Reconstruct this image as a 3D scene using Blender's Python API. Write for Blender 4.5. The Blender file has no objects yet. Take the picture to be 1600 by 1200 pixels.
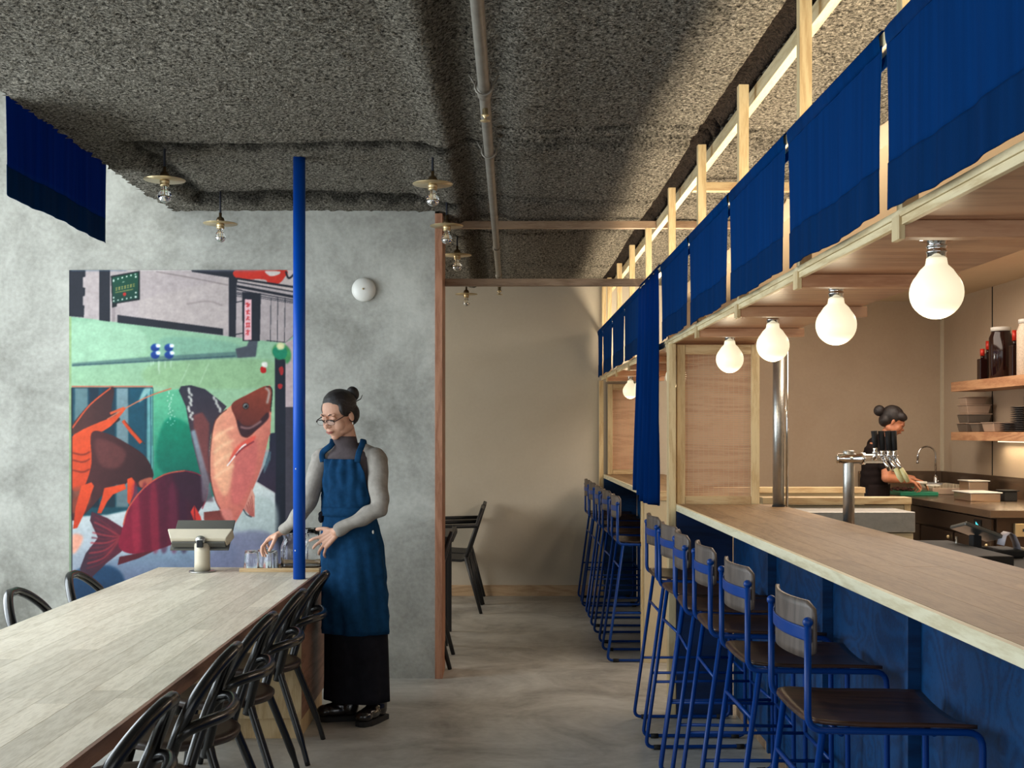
import bpy, bmesh, math, random
import numpy as np
from mathutils import Vector, Matrix, Euler
random.seed(7); np.random.seed(7)
PI = math.pi
S = bpy.context.scene
COL = S.collection
# ---------------------------------------------------------------- camera, world, light, exposure
EYE = 1.45
cd = bpy.data.cameras.new('camera'); cam = bpy.data.objects.new('camera', cd); COL.objects.link(cam)
cam.location = (0, 0, EYE); cam.rotation_euler = (PI/2, 0, 0)
cd.sensor_fit = 'HORIZONTAL'; cd.sensor_width = 36; cd.lens = 40.5
cd.shift_x = 15/1600; cd.shift_y = 75/1600; cd.clip_start = 0.05; cd.clip_end = 100
S.camera = cam
S.view_settings.view_transform = 'Standard'; S.view_settings.look = 'None'
S.view_settings.gamma = 1.0; S.view_settings.use_curve_mapping = False
S.view_settings.exposure = 0.0
S.cycles.use_denoising = True
S.cycles.max_bounces = 14; S.cycles.diffuse_bounces = 4; S.cycles.glossy_bounces = 4
S.cycles.transmission_bounces = 14; S.cycles.transparent_max_bounces = 12
S.cycles.sample_clamp_indirect = 4.0
S.cycles.caustics_reflective = False; S.cycles.caustics_refractive = False

def lin(c):
    out = []
    for v in c:
        v = v/255.0
        out.append(v/12.92 if v <= 0.04045 else ((v+0.055)/1.055)**2.4)
    return out
W = bpy.data.worlds.new('daylight'); S.world = W; W.use_nodes = True
bg = W.node_tree.nodes['Background']; bg.inputs[0].default_value = (0.80, 0.90, 1.0, 1); bg.inputs[1].default_value = 0.9

def area(name, loc, rot, sx, sy, power, color, spread=PI):
    l = bpy.data.lights.new(name, 'AREA'); l.shape = 'RECTANGLE'; l.size = sx; l.size_y = sy
    l.energy = power; l.color = color; l.spread = spread
    o = bpy.data.objects.new(name, l); COL.objects.link(o); o.location = loc; o.rotation_euler = rot
    return o
COOL = (0.86, 0.95, 1.0)
WARM = (1.0, 0.80, 0.52)
# daylight through the windows of the left wall, of the shopfront behind the camera and of the back room
area('window_light', (-3.62, 4.7, 1.95), (0, -PI/2, 0), 3.0, 3.0, 185, COOL)
area('window_light', (-3.62, 1.2, 1.95), (0, -PI/2, 0), 3.0, 3.4, 70, COOL)
area('shopfront_light', (-0.2, -1.42, 1.5), (PI/2, 0, 0), 5.6, 2.4, 36, (1.0, 0.95, 0.88))
area('back_room_light', (-3.62, 8.6, 1.6), (0, -PI/2, 0), 1.2, 1.4, 75, (1.0, 0.95, 0.86))
# warm strip of light lying on top of the bar soffit, shining up at the ceiling
area('bar_uplight', (1.06, 5.6, 1.985), (PI, 0, 0), 0.13, 8.8, 135, (1.0, 0.83, 0.60))
# added fill light over the kitchen, no such lamp visible, brightens its walls
area('kitchen_fill', (2.7, 7.0, 2.60), (0, 0, 0), 1.6, 4.5, 112, (1.0, 0.85, 0.71))

# ---------------------------------------------------------------- materials
def newmat(name):
    m = bpy.data.materials.new(name); m.use_nodes = True
    nt = m.node_tree; b = nt.nodes['Principled BSDF']
    return m, nt, b
def N(nt, t, **k):
    n = nt.nodes.new(t)
    for a, v in k.items(): setattr(n, a, v)
    return n
def pos(nt, scale=(1, 1, 1), rot=(0, 0, 0), rnd=True):
    g = N(nt, 'ShaderNodeNewGeometry'); src = g.outputs['Position']
    if rnd:
        oi = N(nt, 'ShaderNodeObjectInfo'); mu = N(nt, 'ShaderNodeVectorMath', operation='SCALE'); mu.inputs[0].default_value = (13, 7, 11)
        nt.links.new(oi.outputs['Random'], mu.inputs['Scale'])
        ad = N(nt, 'ShaderNodeVectorMath', operation='ADD'); nt.links.new(src, ad.inputs[0]); nt.links.new(mu.outputs[0], ad.inputs[1]); src = ad.outputs[0]
    mp = N(nt, 'ShaderNodeMapping'); mp.inputs['Scale'].default_value = scale; mp.inputs['Rotation'].default_value = rot
    nt.links.new(src, mp.inputs[0]); return mp.outputs[0]
def noise(nt, vec, scale, detail=4, rough=.55, dist=0.0):
    n = N(nt, 'ShaderNodeTexNoise'); n.inputs['Scale'].default_value = scale; n.inputs['Detail'].default_value = detail
    n.inputs['Roughness'].default_value = rough; n.inputs['Distortion'].default_value = dist
    nt.links.new(vec, n.inputs['Vector']); return n.outputs['Fac']
def ramp(nt, fac, stops):
    r = N(nt, 'ShaderNodeValToRGB'); e = r.color_ramp.elements
    while len(e) < len(stops): e.new(0.5)
    for i, (p, c) in enumerate(stops):
        e[i].position = p; e[i].color = (*c, 1) if len(c) == 3 else c
    nt.links.new(fac, r.inputs[0]); return r.outputs[0]
def bump(nt, b, h, strength, dist):
    bp = N(nt, 'ShaderNodeBump'); bp.inputs['Strength'].default_value = strength; bp.inputs['Distance'].default_value = dist
    nt.links.new(h, bp.inputs['Height']); nt.links.new(bp.outputs[0], b.inputs['Normal'])
def mat(name, c, rough=.5, metal=0.0, var=.08, nscale=14, bmp=0.0, spec=.5, emit=None, es=0, coat=0.0, bs=None):
    m, nt, b = newmat(name); c = lin(c)
    v = pos(nt, rnd=True); f = noise(nt, v, nscale)
    col = ramp(nt, f, [(.25, [x*(1-var) for x in c]), (.75, [min(1, x*(1+var)) for x in c])])
    nt.links.new(col, b.inputs['Base Color'])
    b.inputs['Roughness'].default_value = rough; b.inputs['Metallic'].default_value = metal
    b.inputs['Specular IOR Level'].default_value = spec; b.inputs['Coat Weight'].default_value = coat
    if bmp: bump(nt, b, noise(nt, v, bs or nscale*4), bmp, .01)
    if emit: b.inputs['Emission Color'].default_value = (*emit, 1); b.inputs['Emission Strength'].default_value = es
    return m
def wood(name, c1, c2, axis='Y', rough=.45, k=1.0, tone=.16, spec=.4, ring=.16):
    """long streaky grain with growth-ring figure along the given axis"""
    m, nt, b = newmat(name); c1, c2 = lin(c1), lin(c2)
    sc = {'X': (.12, 1, 1), 'Y': (1, .12, 1), 'Z': (1, 1, .12)}[axis]
    v = pos(nt, scale=tuple(s*k for s in sc))
    big = noise(nt, v, 5, 2, .4, .6)
    mu = N(nt, 'ShaderNodeMath', operation='MULTIPLY'); mu.inputs[1].default_value = 60; nt.links.new(big, mu.inputs[0])
    sn = N(nt, 'ShaderNodeMath', operation='SINE'); nt.links.new(mu.outputs[0], sn.inputs[0])
    fine = noise(nt, v, 120, 3, .7)
    mx = N(nt, 'ShaderNodeMath', operation='MULTIPLY_ADD'); mx.inputs[1].default_value = ring; nt.links.new(sn.outputs[0], mx.inputs[0]); nt.links.new(fine, mx.inputs[2])
    col = ramp(nt, mx.outputs[0], [(.28, c2), (.62, c1)])
    oi = N(nt, 'ShaderNodeObjectInfo'); mr = N(nt, 'ShaderNodeMapRange'); mr.inputs[3].default_value = 1-tone; mr.inputs[4].default_value = 1+tone*.5
    nt.links.new(oi.outputs['Random'], mr.inputs[0])
    hs = N(nt, 'ShaderNodeHueSaturation'); nt.links.new(mr.outputs[0], hs.inputs['Value']); nt.links.new(col, hs.inputs['Color'])
    nt.links.new(hs.outputs[0], b.inputs['Base Color'])
    b.inputs['Roughness'].default_value = rough; b.inputs['Specular IOR Level'].default_value = spec
    bump(nt, b, fine, .15, .002)
    return m
def cloth(name, c, rough=.9, folds=0, trans=0.0, axis='Z', var=.15):
    m, nt, b = newmat(name); c = lin(c)
    sc = (1, 1, .05) if axis == 'Z' else (1, 1, 1)
    v = pos(nt, scale=sc); f = noise(nt, v, 30, 4)
    col = ramp(nt, f, [(.3, [x*(1-var) for x in c]), (.7, [min(1, x*(1+var)) for x in c])])
    nt.links.new(col, b.inputs['Base Color']); b.inputs['Roughness'].default_value = rough; b.inputs['Specular IOR Level'].default_value = .05
    b.inputs['Sheen Weight'].default_value = 0.0
    v2 = pos(nt); bump(nt, b, noise(nt, v2, 320, 2), .4, .002)
    if trans:
        tr = N(nt, 'ShaderNodeBsdfTranslucent'); nt.links.new(col, tr.inputs[0])
        mx = N(nt, 'ShaderNodeMixShader'); mx.inputs[0].default_value = trans
        out = nt.nodes['Material Output']; nt.links.new(b.outputs[0], mx.inputs[1]); nt.links.new(tr.outputs[0], mx.inputs[2]); nt.links.new(mx.outputs[0], out.inputs[0])
    return m
def plaster(name, cA, cB, s=1.6, rough=.85, bmp=.25, fine=40):
    m, nt, b = newmat(name); v = pos(nt, rnd=False)
    f = noise(nt, v, s, 6, .62, .4); g = noise(nt, v, fine, 3)
    mx = N(nt, 'ShaderNodeMath', operation='MULTIPLY_ADD'); mx.inputs[1].default_value = .22; nt.links.new(g, mx.inputs[0]); nt.links.new(f, mx.inputs[2])
    nt.links.new(ramp(nt, mx.outputs[0], [(.42, lin(cA)), (.78, lin(cB))]), b.inputs['Base Color'])
    b.inputs['Roughness'].default_value = rough; b.inputs['Specular IOR Level'].default_value = .3
    bump(nt, b, mx.outputs[0], bmp, .02)
    return m
M = {}
M['table'] = wood('pale oak stave', (236, 226, 206), (206, 194, 172), 'Y', .42, ring=.07, tone=.2)
M['bar'] = wood('maple stave', (146, 122, 92), (118, 95, 70), 'Y', .5, spec=.15, ring=.09, tone=.16)
M['baredge'] = wood('pale counter edge', (214, 208, 180), (196, 186, 154), 'Y', .5)
M['edge'] = wood('brown table edge', (150, 112, 92), (120, 86, 68), 'Y', .5)
M['pineX'] = wood('pine along x', (214, 190, 146), (190, 158, 116), 'X', .5)
M['pineY'] = wood('pine along y', (222, 206, 166), (198, 176, 132), 'Y', .5)
M['pineZ'] = wood('pine upright', (214, 194, 150), (192, 166, 122), 'Z', .5)
M['jamb'] = wood('reddish jamb', (170, 122, 94), (146, 98, 72), 'Z', .55)
M['beam'] = wood('brown beam', (158, 132, 106), (128, 102, 78), 'X', .55)
M['ply'] = wood('soffit plywood', (196, 152, 118), (172, 124, 92), 'X', .3, k=.6, spec=.5)
M['oakZ'] = wood('pedestal veneer', (206, 182, 140), (186, 158, 116), 'Z', .5)
M['shelfw'] = wood('shelf plywood', (196, 150, 112), (168, 118, 84), 'Y', .5)
M['seat'] = wood('dark walnut seat', (70, 48, 38), (42, 30, 26), 'X', .35, tone=.3)
M['backply'] = wood('grey brown veneer', (92, 82, 76), (70, 62, 57), 'Z', .45, tone=.2)
M['bluewood'] = wood('blue stained plywood', (0, 62, 112), (0, 44, 86), 'X', .45, k=.8)
M['reed'] = wood('reed slat', (218, 178, 144), (198, 154, 122), 'X', .6)
M['trayw'] = wood('tray wood', (206, 178, 136), (180, 148, 104), 'X', .5)
M['bluetube'] = mat('blue powder coat', (0, 52, 122), .35, 0, .03, spec=.25)
M['bluepole'] = mat('blue column paint', (0, 72, 170), .38, 0, .03, spec=.25)
M['bluecloth'] = cloth('blue linen', (0, 50, 106), trans=.2)
M['bluehem'] = cloth('doubled blue linen hem', (0, 40, 84), trans=.06)
M['darkblue'] = cloth('deep blue linen', (0, 48, 112), trans=.45)
M['black'] = mat('black lacquered wood', (11, 12, 14), .26, 0, .1, coat=.15)
M['blackseat'] = mat('dark brown lacquered seat', (52, 38, 32), .4, 0, .1)
M['blackmetal'] = mat('black aluminium', (34, 35, 38), .5)
M['matteblack'] = mat('black rubber', (16, 16, 17), .8)
M['steel'] = mat('galvanised steel', (176, 176, 172), .32, .9, .12, 30, .1)
M['steeldark'] = mat('kitchen steel', (122, 104, 88), .26, .85, .15, 6, .05)
M['steelpanel'] = mat('dim steel door', (70, 56, 46), .3, .7, .15, 5)
M['chrome'] = mat('chrome', (215, 215, 215), .08, 1.0, .02)
M['pipe'] = mat('painted sprinkler pipe', (128, 122, 112), .5, .5, .2, 18)
M['brass'] = mat('aged brass', (196, 176, 136), .32, .75, .1)
M['darkbrass'] = mat('dark brass', (120, 100, 72), .35, .8, .1)
M['cord'] = mat('black cord', (18, 22, 34), .8)
M['white'] = mat('white plastic', (214, 212, 204), .4, 0, .02)
M['offwhite'] = mat('cream plastic', (200, 190, 168), .5, 0, .05)
M['screen'] = mat('dark glass', (40, 42, 44), .15)
M['greytablet'] = mat('grey tablet', (96, 96, 92), .3, .4, .03)
M['cream'] = mat('cream painted board', (200, 184, 150), .6, 0, .05)
M['bulb'] = mat('opal lamp glass', (244, 238, 214), .3, 0, .0, emit=(1.0, .90, .62), es=.74)
M['skin'] = mat('skin', (214, 164, 138), .5, 0, .05, 30)
M['skin2'] = mat('warm skin', (186, 122, 90), .5, 0, .05, 30)
M['hair'] = mat('black hair', (30, 24, 24), .45, 0, .3, 90, .3)
M['lip'] = mat('lips', (176, 104, 92), .45)
M['lash'] = mat('lashes and brows', (38, 28, 26), .7)
M['sweater'] = cloth('grey marl knit', (152, 146, 138), axis='N')
M['turtle'] = cloth('dark taupe knit', (84, 76, 78), axis='N')
M['apron'] = cloth('indigo linen', (23, 60, 94), axis='N', var=.22)
M['trouser'] = cloth('black cotton', (30, 30, 36), axis='N')
M['tee'] = cloth('black tee', (34, 28, 28), axis='N')
M['boot'] = mat('black boot leather', (26, 22, 22), .22, 0, .1, coat=.4)
M['green'] = mat('green chopping board', (20, 120, 90), .5)
M['food'] = mat('chopped dark food', (84, 42, 36), .6, 0, .5, 60)
M['tap'] = mat('cream tap nozzle', (214, 206, 150), .5)
M['red'] = mat('red plastic cap', (190, 40, 24), .4)
M['soy'] = mat('dark soy liquid', (34, 16, 14), .12, 0, .1)
M['kimchi'] = mat('red pickle in jar', (176, 24, 16), .15, 0, .5, 60)
M['rice'] = mat('pale grains in jar', (206, 190, 170), .4, 0, .3, 120)
M['plate'] = mat('black glazed plate', (42, 38, 38), .3)
M['clearbox'] = mat('translucent box plastic', (168, 146, 128), .3)
M['greybox'] = mat('grey filled box', (96, 88, 80), .35)
M['foil'] = mat('steel tray', (196, 170, 146), .25, .8, .1)
M['receipt'] = mat('grey paper', (170, 165, 172), .6)
M['cyan'] = mat('lit cyan display', (60, 200, 210), .5, emit=(.1, .7, .8), es=1.0)
M['plaster'] = plaster('grey lime plaster', (124, 123, 116), (186, 186, 178))
M['farwall'] = plaster('warm white paint', (192, 184, 168), (204, 197, 182), s=.8, bmp=.06)
M['kwall'] = plaster('warm kitchen wall', (174, 154, 132), (186, 168, 146), s=.8, bmp=.04, rough=.5)
M['kceil'] = plaster('smooth kitchen ceiling', (206, 186, 156), (212, 192, 162), s=.8, bmp=.04)
def glassmat(name, tint=(1, 1, 1), rough=.0):
    m, nt, b = newmat(name); b.inputs['Base Color'].default_value = (*tint, 1); b.inputs['Transmission Weight'].default_value = 1
    b.inputs['Roughness'].default_value = rough; b.inputs['IOR'].default_value = 1.45
    gs = N(nt, 'ShaderNodeBsdfGlossy'); gs.inputs[0].default_value = (.95, .97, .97, 1); gs.inputs['Roughness'].default_value = .12
    lw = N(nt, 'ShaderNodeLayerWeight'); lw.inputs[0].default_value = .35; f = ramp(nt, lw.outputs['Facing'], [(.35, (0, 0, 0)), (.95, (.75, .75, .75))])
    mx = N(nt, 'ShaderNodeMixShader'); out = nt.nodes['Material Output']
    nt.links.new(f, mx.inputs[0]); nt.links.new(b.outputs[0], mx.inputs[1]); nt.links.new(gs.outputs[0], mx.inputs[2]); nt.links.new(mx.outputs[0], out.inputs[0])
    return m
M['glass'] = glassmat('clear glass')
m, nt, b = newmat('spectacle lens'); b.inputs['Roughness'].default_value = .02; b.inputs['Base Color'].default_value = (.9, .9, .9, 1)
tp = N(nt, 'ShaderNodeBsdfTransparent'); mx = N(nt, 'ShaderNodeMixShader'); mx.inputs[0].default_value = .10
nt.links.new(tp.outputs[0], mx.inputs[1]); nt.links.new(b.outputs[0], mx.inputs[2]); nt.links.new(mx.outputs[0], nt.nodes['Material Output'].inputs[0]); M['lens'] = m
# polished concrete floor
m, nt, b = newmat('polished concrete'); v = pos(nt, rnd=False); vs = pos(nt, scale=(.85, 1, 1), rnd=False)
f = noise(nt, vs, 1.9, 8, .66, .8); g = noise(nt, v, 22, 4)
mx = N(nt, 'ShaderNodeMath', operation='MULTIPLY_ADD'); mx.inputs[1].default_value = .2; nt.links.new(g, mx.inputs[0]); nt.links.new(f, mx.inputs[2])
nt.links.new(ramp(nt, mx.outputs[0], [(.36, lin((116, 112, 106))), (.56, lin((160, 158, 151))), (.78, lin((192, 191, 184)))]), b.inputs['Base Color'])
nt.links.new(ramp(nt, f, [(.3, (.5, .5, .5)), (.7, (.3, .3, .3))]), b.inputs['Roughness']); bump(nt, b, g, .08, .01); M['floor'] = m
# sprayed fibre ceiling
m, nt, b = newmat('sprayed fibre insulation'); v = pos(nt, rnd=False)
f = noise(nt, v, 80, 3, .75, .25); f2 = noise(nt, v, 1.3, 3)
sp = ramp(nt, f, [(.36, lin((40, 38, 34))), (.52, lin((128, 123, 112))), (.68, lin((192, 185, 170)))])
# unsprayed dark strip where the canopy beam meets the ceiling, ragged edges
gp = N(nt, 'ShaderNodeNewGeometry'); sx = N(nt, 'ShaderNodeSeparateXYZ'); nt.links.new(gp.outputs['Position'], sx.inputs[0])
ne = noise(nt, v, 9, 3); a1 = N(nt, 'ShaderNodeMath', operation='MULTIPLY_ADD'); a1.inputs[1].default_value = .06; nt.links.new(ne, a1.inputs[0]); nt.links.new(sx.outputs[0], a1.inputs[2])
a2 = N(nt, 'ShaderNodeMath', operation='COMPARE'); a2.inputs[1].default_value = .935; a2.inputs[2].default_value = .040; nt.links.new(a1.outputs[0], a2.inputs[0])
mc_ = N(nt, 'ShaderNodeMixRGB'); nt.links.new(a2.outputs[0], mc_.inputs[0]); nt.links.new(sp, mc_.inputs[1])
vc = N(nt, 'ShaderNodeVertexColor'); vc.layer_name = 'cover'; mv = N(nt, 'ShaderNodeMixRGB'); mv.blend_type = 'MULTIPLY'; mv.inputs[0].default_value = 1  # vertex colour carries painted groove shade, multiplied into the spray tone
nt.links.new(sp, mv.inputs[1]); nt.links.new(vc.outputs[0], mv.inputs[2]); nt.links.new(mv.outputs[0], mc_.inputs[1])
nt.links.new(ramp(nt, f, [(.38, lin((22, 19, 18))), (.7, lin((60, 52, 47)))]), mc_.inputs[2]); nt.links.new(mc_.outputs[0], b.inputs['Base Color'])
b.inputs['Roughness'].default_value = 1; b.inputs['Specular IOR Level'].default_value = .05; bump(nt, b, f, 1.0, .03); M['spray'] = m

# ---------------------------------------------------------------- mesh helpers
class MB:
    def __init__(s): s.v = []; s.f = []; s.sm = []
    def add(s, vs, fs, smooth=False):
        n = len(s.v); s.v += [tuple(x) for x in vs]; s.f += [tuple(i+n for i in f) for f in fs]; s.sm += [smooth]*len(fs); return s
    def box(s, x0, x1, y0, y1, z0, z1, m=None):
        vs = [(x, y, z) for z in (z0, z1) for x, y in ((x0, y0), (x1, y0), (x1, y1), (x0, y1))]
        if m: vs = [m @ Vector(p) for p in vs]
        return s.add(vs, [(3, 2, 1, 0), (4, 5, 6, 7), (0, 1, 5, 4), (1, 2, 6, 5), (2, 3, 7, 6), (3, 0, 4, 7)])
    def rings(s, R, cap=True, closed=False, smooth=True):
        n = len(R[0]); vs = [p for r in R for p in r]; fs = []
        k = len(R)
        for i in range(k if closed else k-1):
            a = i*n; c = ((i+1) % k)*n
            for j in range(n): fs.append((a+j, a+(j+1) % n, c+(j+1) % n, c+j))
        if cap and not closed: fs += [tuple(range(n))[::-1], tuple(range((k-1)*n, k*n))]
        return s.add(vs, fs, smooth)
    def tube(s, path, r, n=8, closed=False, flat=None):
        P = [Vector(p) for p in path]; R = []; up = None; k = len(P)
        for i, p in enumerate(P):
            if closed: t = (P[(i+1) % k]-P[i-1]).normalized()
            else: t = (P[min(i+1, k-1)]-P[max(i-1, 0)]).normalized()
            if up is None:
                up = Vector((0, 0, 1)) if abs(t.z) < .9 else Vector((0, 1, 0))
            a = t.cross(up)
            if a.length < 1e-5: a = t.orthogonal()
            a.normalize(); b = a.cross(t).normalized(); up = b
            rr = r[i] if isinstance(r, (list, tuple)) else r
            fl = flat or 1
            R.append([p+a*math.cos(2*PI*j/n)*rr+b*math.sin(2*PI*j/n)*rr*fl for j in range(n)])
        return s.rings(R, closed=closed)
    def lathe(s, prof, c=(0, 0, 0), n=24, m=None):
        R = []
        for r, z in prof:
            ring = [Vector((max(r, 1e-4)*math.cos(2*PI*j/n), max(r, 1e-4)*math.sin(2*PI*j/n), z)) for j in range(n)]
            if m: ring = [m @ p for p in ring]
            R.append([p+Vector(c) for p in ring])
        return s.rings(R)
    def prism(s, poly, d, axis='Z', o=0.0):
        """extrude 2D polygon by d along the axis starting at o"""
        def w(p, k):
            return {'Z': (p[0], p[1], k), 'Y': (p[0], k, p[1]), 'X': (k, p[0], p[1])}[axis]
        n = len(poly); vs = [w(p, o) for p in poly]+[w(p, o+d) for p in poly]
        fs = [tuple(range(n))[::-1], tuple(range(n, 2*n))]+[(i, (i+1) % n, n+(i+1) % n, n+i) for i in range(n)]
        return s.add(vs, fs)
    def ell(s, c, r, m=None, n=20, k=12):
        R = []
        for i in range(k+1):
            th = PI*i/k; rr = max(math.sin(th), 1e-3); ring = []
            for j in range(n):
                p = Vector((r[0]*rr*math.cos(2*PI*j/n), r[1]*rr*math.sin(2*PI*j/n), -r[2]*math.cos(th)))
                if m: p = m @ p
                ring.append(p+Vector(c))
            R.append(ring)
        return s.rings(R)
    def cap(s, p, q, r1, r2, n=14):
        p, q = Vector(p), Vector(q); d = (q-p).normalized(); path = []; rad = []
        for i in range(5):
            a = PI/2*(1-i/4.0); path.append(p-d*r1*math.sin(a)); rad.append(max(r1*math.cos(a), r1*.06))
        for i in range(5):
            a = PI/2*i/4.0; path.append(q+d*r2*math.sin(a)); rad.append(max(r2*math.cos(a), r2*.06))
        return s.tube(path, rad, n)
    def xf(s, m): s.v = [tuple(m @ Vector(p)) for p in s.v]; return s
    def build(s, name, mt, parent=None, bev=0.0, auto=True, segs=2, sub=0):
        vs = np.array(s.v, dtype=float)
        if parent is not None: org = origin(parent)
        else: org = Vector(((vs[:, 0].min()+vs[:, 0].max())/2, (vs[:, 1].min()+vs[:, 1].max())/2, vs[:, 2].min()))
        me = bpy.data.meshes.new(name); me.from_pydata([tuple(p) for p in (vs-np.array(org))], [], s.f)
        me.polygons.foreach_set('use_smooth', s.sm)
        b_ = bmesh.new(); b_.from_mesh(me); bmesh.ops.recalc_face_normals(b_, faces=b_.faces); b_.to_mesh(me); b_.free()
        me.materials.append(M[mt] if isinstance(mt, str) else mt)
        o = bpy.data.objects.new(name, me); COL.objects.link(o)
        if parent is not None: o.parent = parent
        else: o.location = org
        if bev:
            md = o.modifiers.new('bevel', 'BEVEL'); md.width = bev; md.segments = segs; md.limit_method = 'ANGLE'
            md.harden_normals = False
        if sub:
            md = o.modifiers.new('sub', 'SUBSURF'); md.levels = sub; md.render_levels = sub
        return o
def origin(o):
    v = Vector(o.location)
    while o.parent: o = o.parent; v += Vector(o.location)
    return v
def tag(o, label=None, cat=None, group=None, kind=None):
    if label: o['label'] = label
    if cat: o['category'] = cat
    if group: o['group'] = group
    if kind: o['kind'] = kind
    return o
def thing(name, label, cat, loc=(0, 0, 0), group=None):
    o = bpy.data.objects.new(name, None); COL.objects.link(o); o.location = loc; o.empty_display_size = .1
    return tag(o, label, cat, group)
def struct(o): o['kind'] = 'structure'; return o
CH = {}
def copy_tree(o, parent=None, kids=None):
    c = o.copy(); COL.objects.link(c)
    if parent: c.parent = parent
    for ch in [x for x in bpy.data.objects if x.parent == o]: copy_tree(ch, c)
    return c
def box(name, mt, x0, x1, y0, y1, z0, z1, parent=None, bev=0.0):
    return MB().box(x0, x1, y0, y1, z0, z1).build(name, mt, parent, bev)
def arc(c, r, a0, a1, n, f):
    return [f(c, r, a0+(a1-a0)*i/n) for i in range(n+1)]
def smooth_path(P, n=6):
    """Catmull-Rom through points"""
    P = [Vector(p) for p in P]; out = []
    for i in range(len(P)-1):
        p0 = P[max(i-1, 0)]; p1 = P[i]; p2 = P[i+1]; p3 = P[min(i+2, len(P)-1)]
        for j in range(n):
            t = j/n; out.append(.5*((2*p1)+(p2-p0)*t+(2*p0-5*p1+4*p2-p3)*t*t+(3*p1-p0-3*p2+p3)*t**3))
    out.append(P[-1]); return out
def fillet(P, r, n=4):
    """round the corners of a polyline"""
    P = [Vector(p) for p in P]; out = [P[0]]
    for i in range(1, len(P)-1):
        a, b, c = P[i-1], P[i], P[i+1]; k = min(r, (a-b).length*.49, (c-b).length*.49)
        s_ = b+(a-b).normalized()*k; e = b+(c-b).normalized()*k
        for j in range(n+1):
            t = j/n; out.append(s_*(1-t)**2+b*2*t*(1-t)+e*t*t)
    out.append(P[-1]); return out
def fused(mb, name, mt, parent, voxel, smooth=4, noise_amp=0.0, nscale=12.0, sel=None, seed=0):
    """fuse overlapping closed shapes into one continuous skin"""
    tmp = mb.build('tmp', mt); md = tmp.modifiers.new('r', 'REMESH'); md.mode = 'VOXEL'; md.voxel_size = voxel; md.use_smooth_shade = True
    s2 = tmp.modifiers.new('s', 'SMOOTH'); s2.iterations = smooth; s2.factor = .5
    dg = bpy.context.evaluated_depsgraph_get(); me = bpy.data.meshes.new_from_object(tmp.evaluated_get(dg)); 
    off = Vector(tmp.location)-origin(parent)
    bpy.data.objects.remove(tmp)
    n = len(me.vertices); co = np.empty(n*3); me.vertices.foreach_get('co', co); co = co.reshape(-1, 3)
    if noise_amp:
        no = np.empty(n*3); me.vertices.foreach_get('normal', no); no = no.reshape(-1, 3)
        w = co+np.array(off)
        h = np.sin(w[:, 2]*nscale*9+3*np.sin(w[:, 0]*nscale*1.7+w[:, 1]*nscale*1.3+seed)+2*np.sin(w[:, 2]*nscale*2.1))*.6+.4*np.sin(w[:, 0]*nscale*6+w[:, 2]*nscale*3)
        co = co+no*(h*noise_amp)[:, None]
    co = co+np.array(off)
    me.vertices.foreach_set('co', co.ravel()); me.update()
    me.polygons.foreach_set('use_smooth', [True]*len(me.polygons)); me.name = name
    me.materials.clear(); me.materials.append(M[mt] if isinstance(mt, str) else mt)
    o = bpy.data.objects.new(name, me); COL.objects.link(o); o.parent = parent
    return o
# ================================================================ ROOM SHELL
fl = struct(box('floor', 'floor', -3.6, 4.3, -1.5, 10.9, -.05, 0))
wb = struct(box('wall_back', 'plaster', -3.6, -.397, 6.78, 6.95, 0, 3.9))
tr = struct(box('trim_1', 'jamb', -.396, -.352, 6.765, 7.10, 0, 2.735, bev=.002)); tr['label'] = 'reddish timber jamb at the end of the grey wall'
wf = struct(box('wall_far', 'farwall', -3.6, 1.50, 10.2, 10.3, 0, 2.9))
bb = struct(box('baseboard_far', 'beam', -3.5, .93, 10.185, 10.2, 0, .095, bev=.002))
bb.data.materials[0] = wood('baseboard oak', (190, 164, 132), (168, 140, 108), 'X', .5)
# window wall on the left and shopfront behind the camera (both outside the frame)
def glazed(name, mk, spans, H0, H1, T, along):
    MBw = MB()
    for a, b_, lo, hi in mk: (MBw.box(-3.6, -3.5, a, b_, lo, hi) if along == 'Y' else MBw.box(a, b_, -1.5, -1.4, lo, hi))
    w = struct(MBw.build(name, 'plaster'))
    return w
glazed('wall_left', [(-1.5, -.6, 0, 3.9), (-.6, 6.3, 0, .35), (-.6, 6.3, 3.55, 3.9), (6.3, 7.7, 0, 3.9), (7.7, 9.5, 0, .8), (7.7, 9.5, 2.3, 3.9), (9.5, 10.3, 0, 3.9)], 0, 0, 0, 0, 'Y')
glazed('wall_front', [(-3.5, -3.0, 0, 3.9), (-3.0, 2.6, 0, .3), (-3.0, 2.6, 2.7, 3.9), (2.6, 4.2, 0, 3.9)], 0, 0, 0, 0, 'X')
for i, (y0, y1, z0, z1) in enumerate([(-.6, 1.1, .35, 3.55), (1.1, 2.8, .35, 3.55), (2.8, 4.5, .35, 3.55), (4.5, 6.3, .35, 3.55), (7.7, 9.5, .8, 2.3)]):
    fr = MB()
    fr.box(-3.58, -3.52, y0, y0+.05, z0, z1).box(-3.58, -3.52, y1-.05, y1, z0, z1).box(-3.58, -3.52, y0+.05, y1-.05, z0, z0+.05).box(-3.58, -3.52, y0+.05, y1-.05, z1-.05, z1)
    w = struct(fr.build('window_%d' % (i+1), 'blackmetal'))
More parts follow.
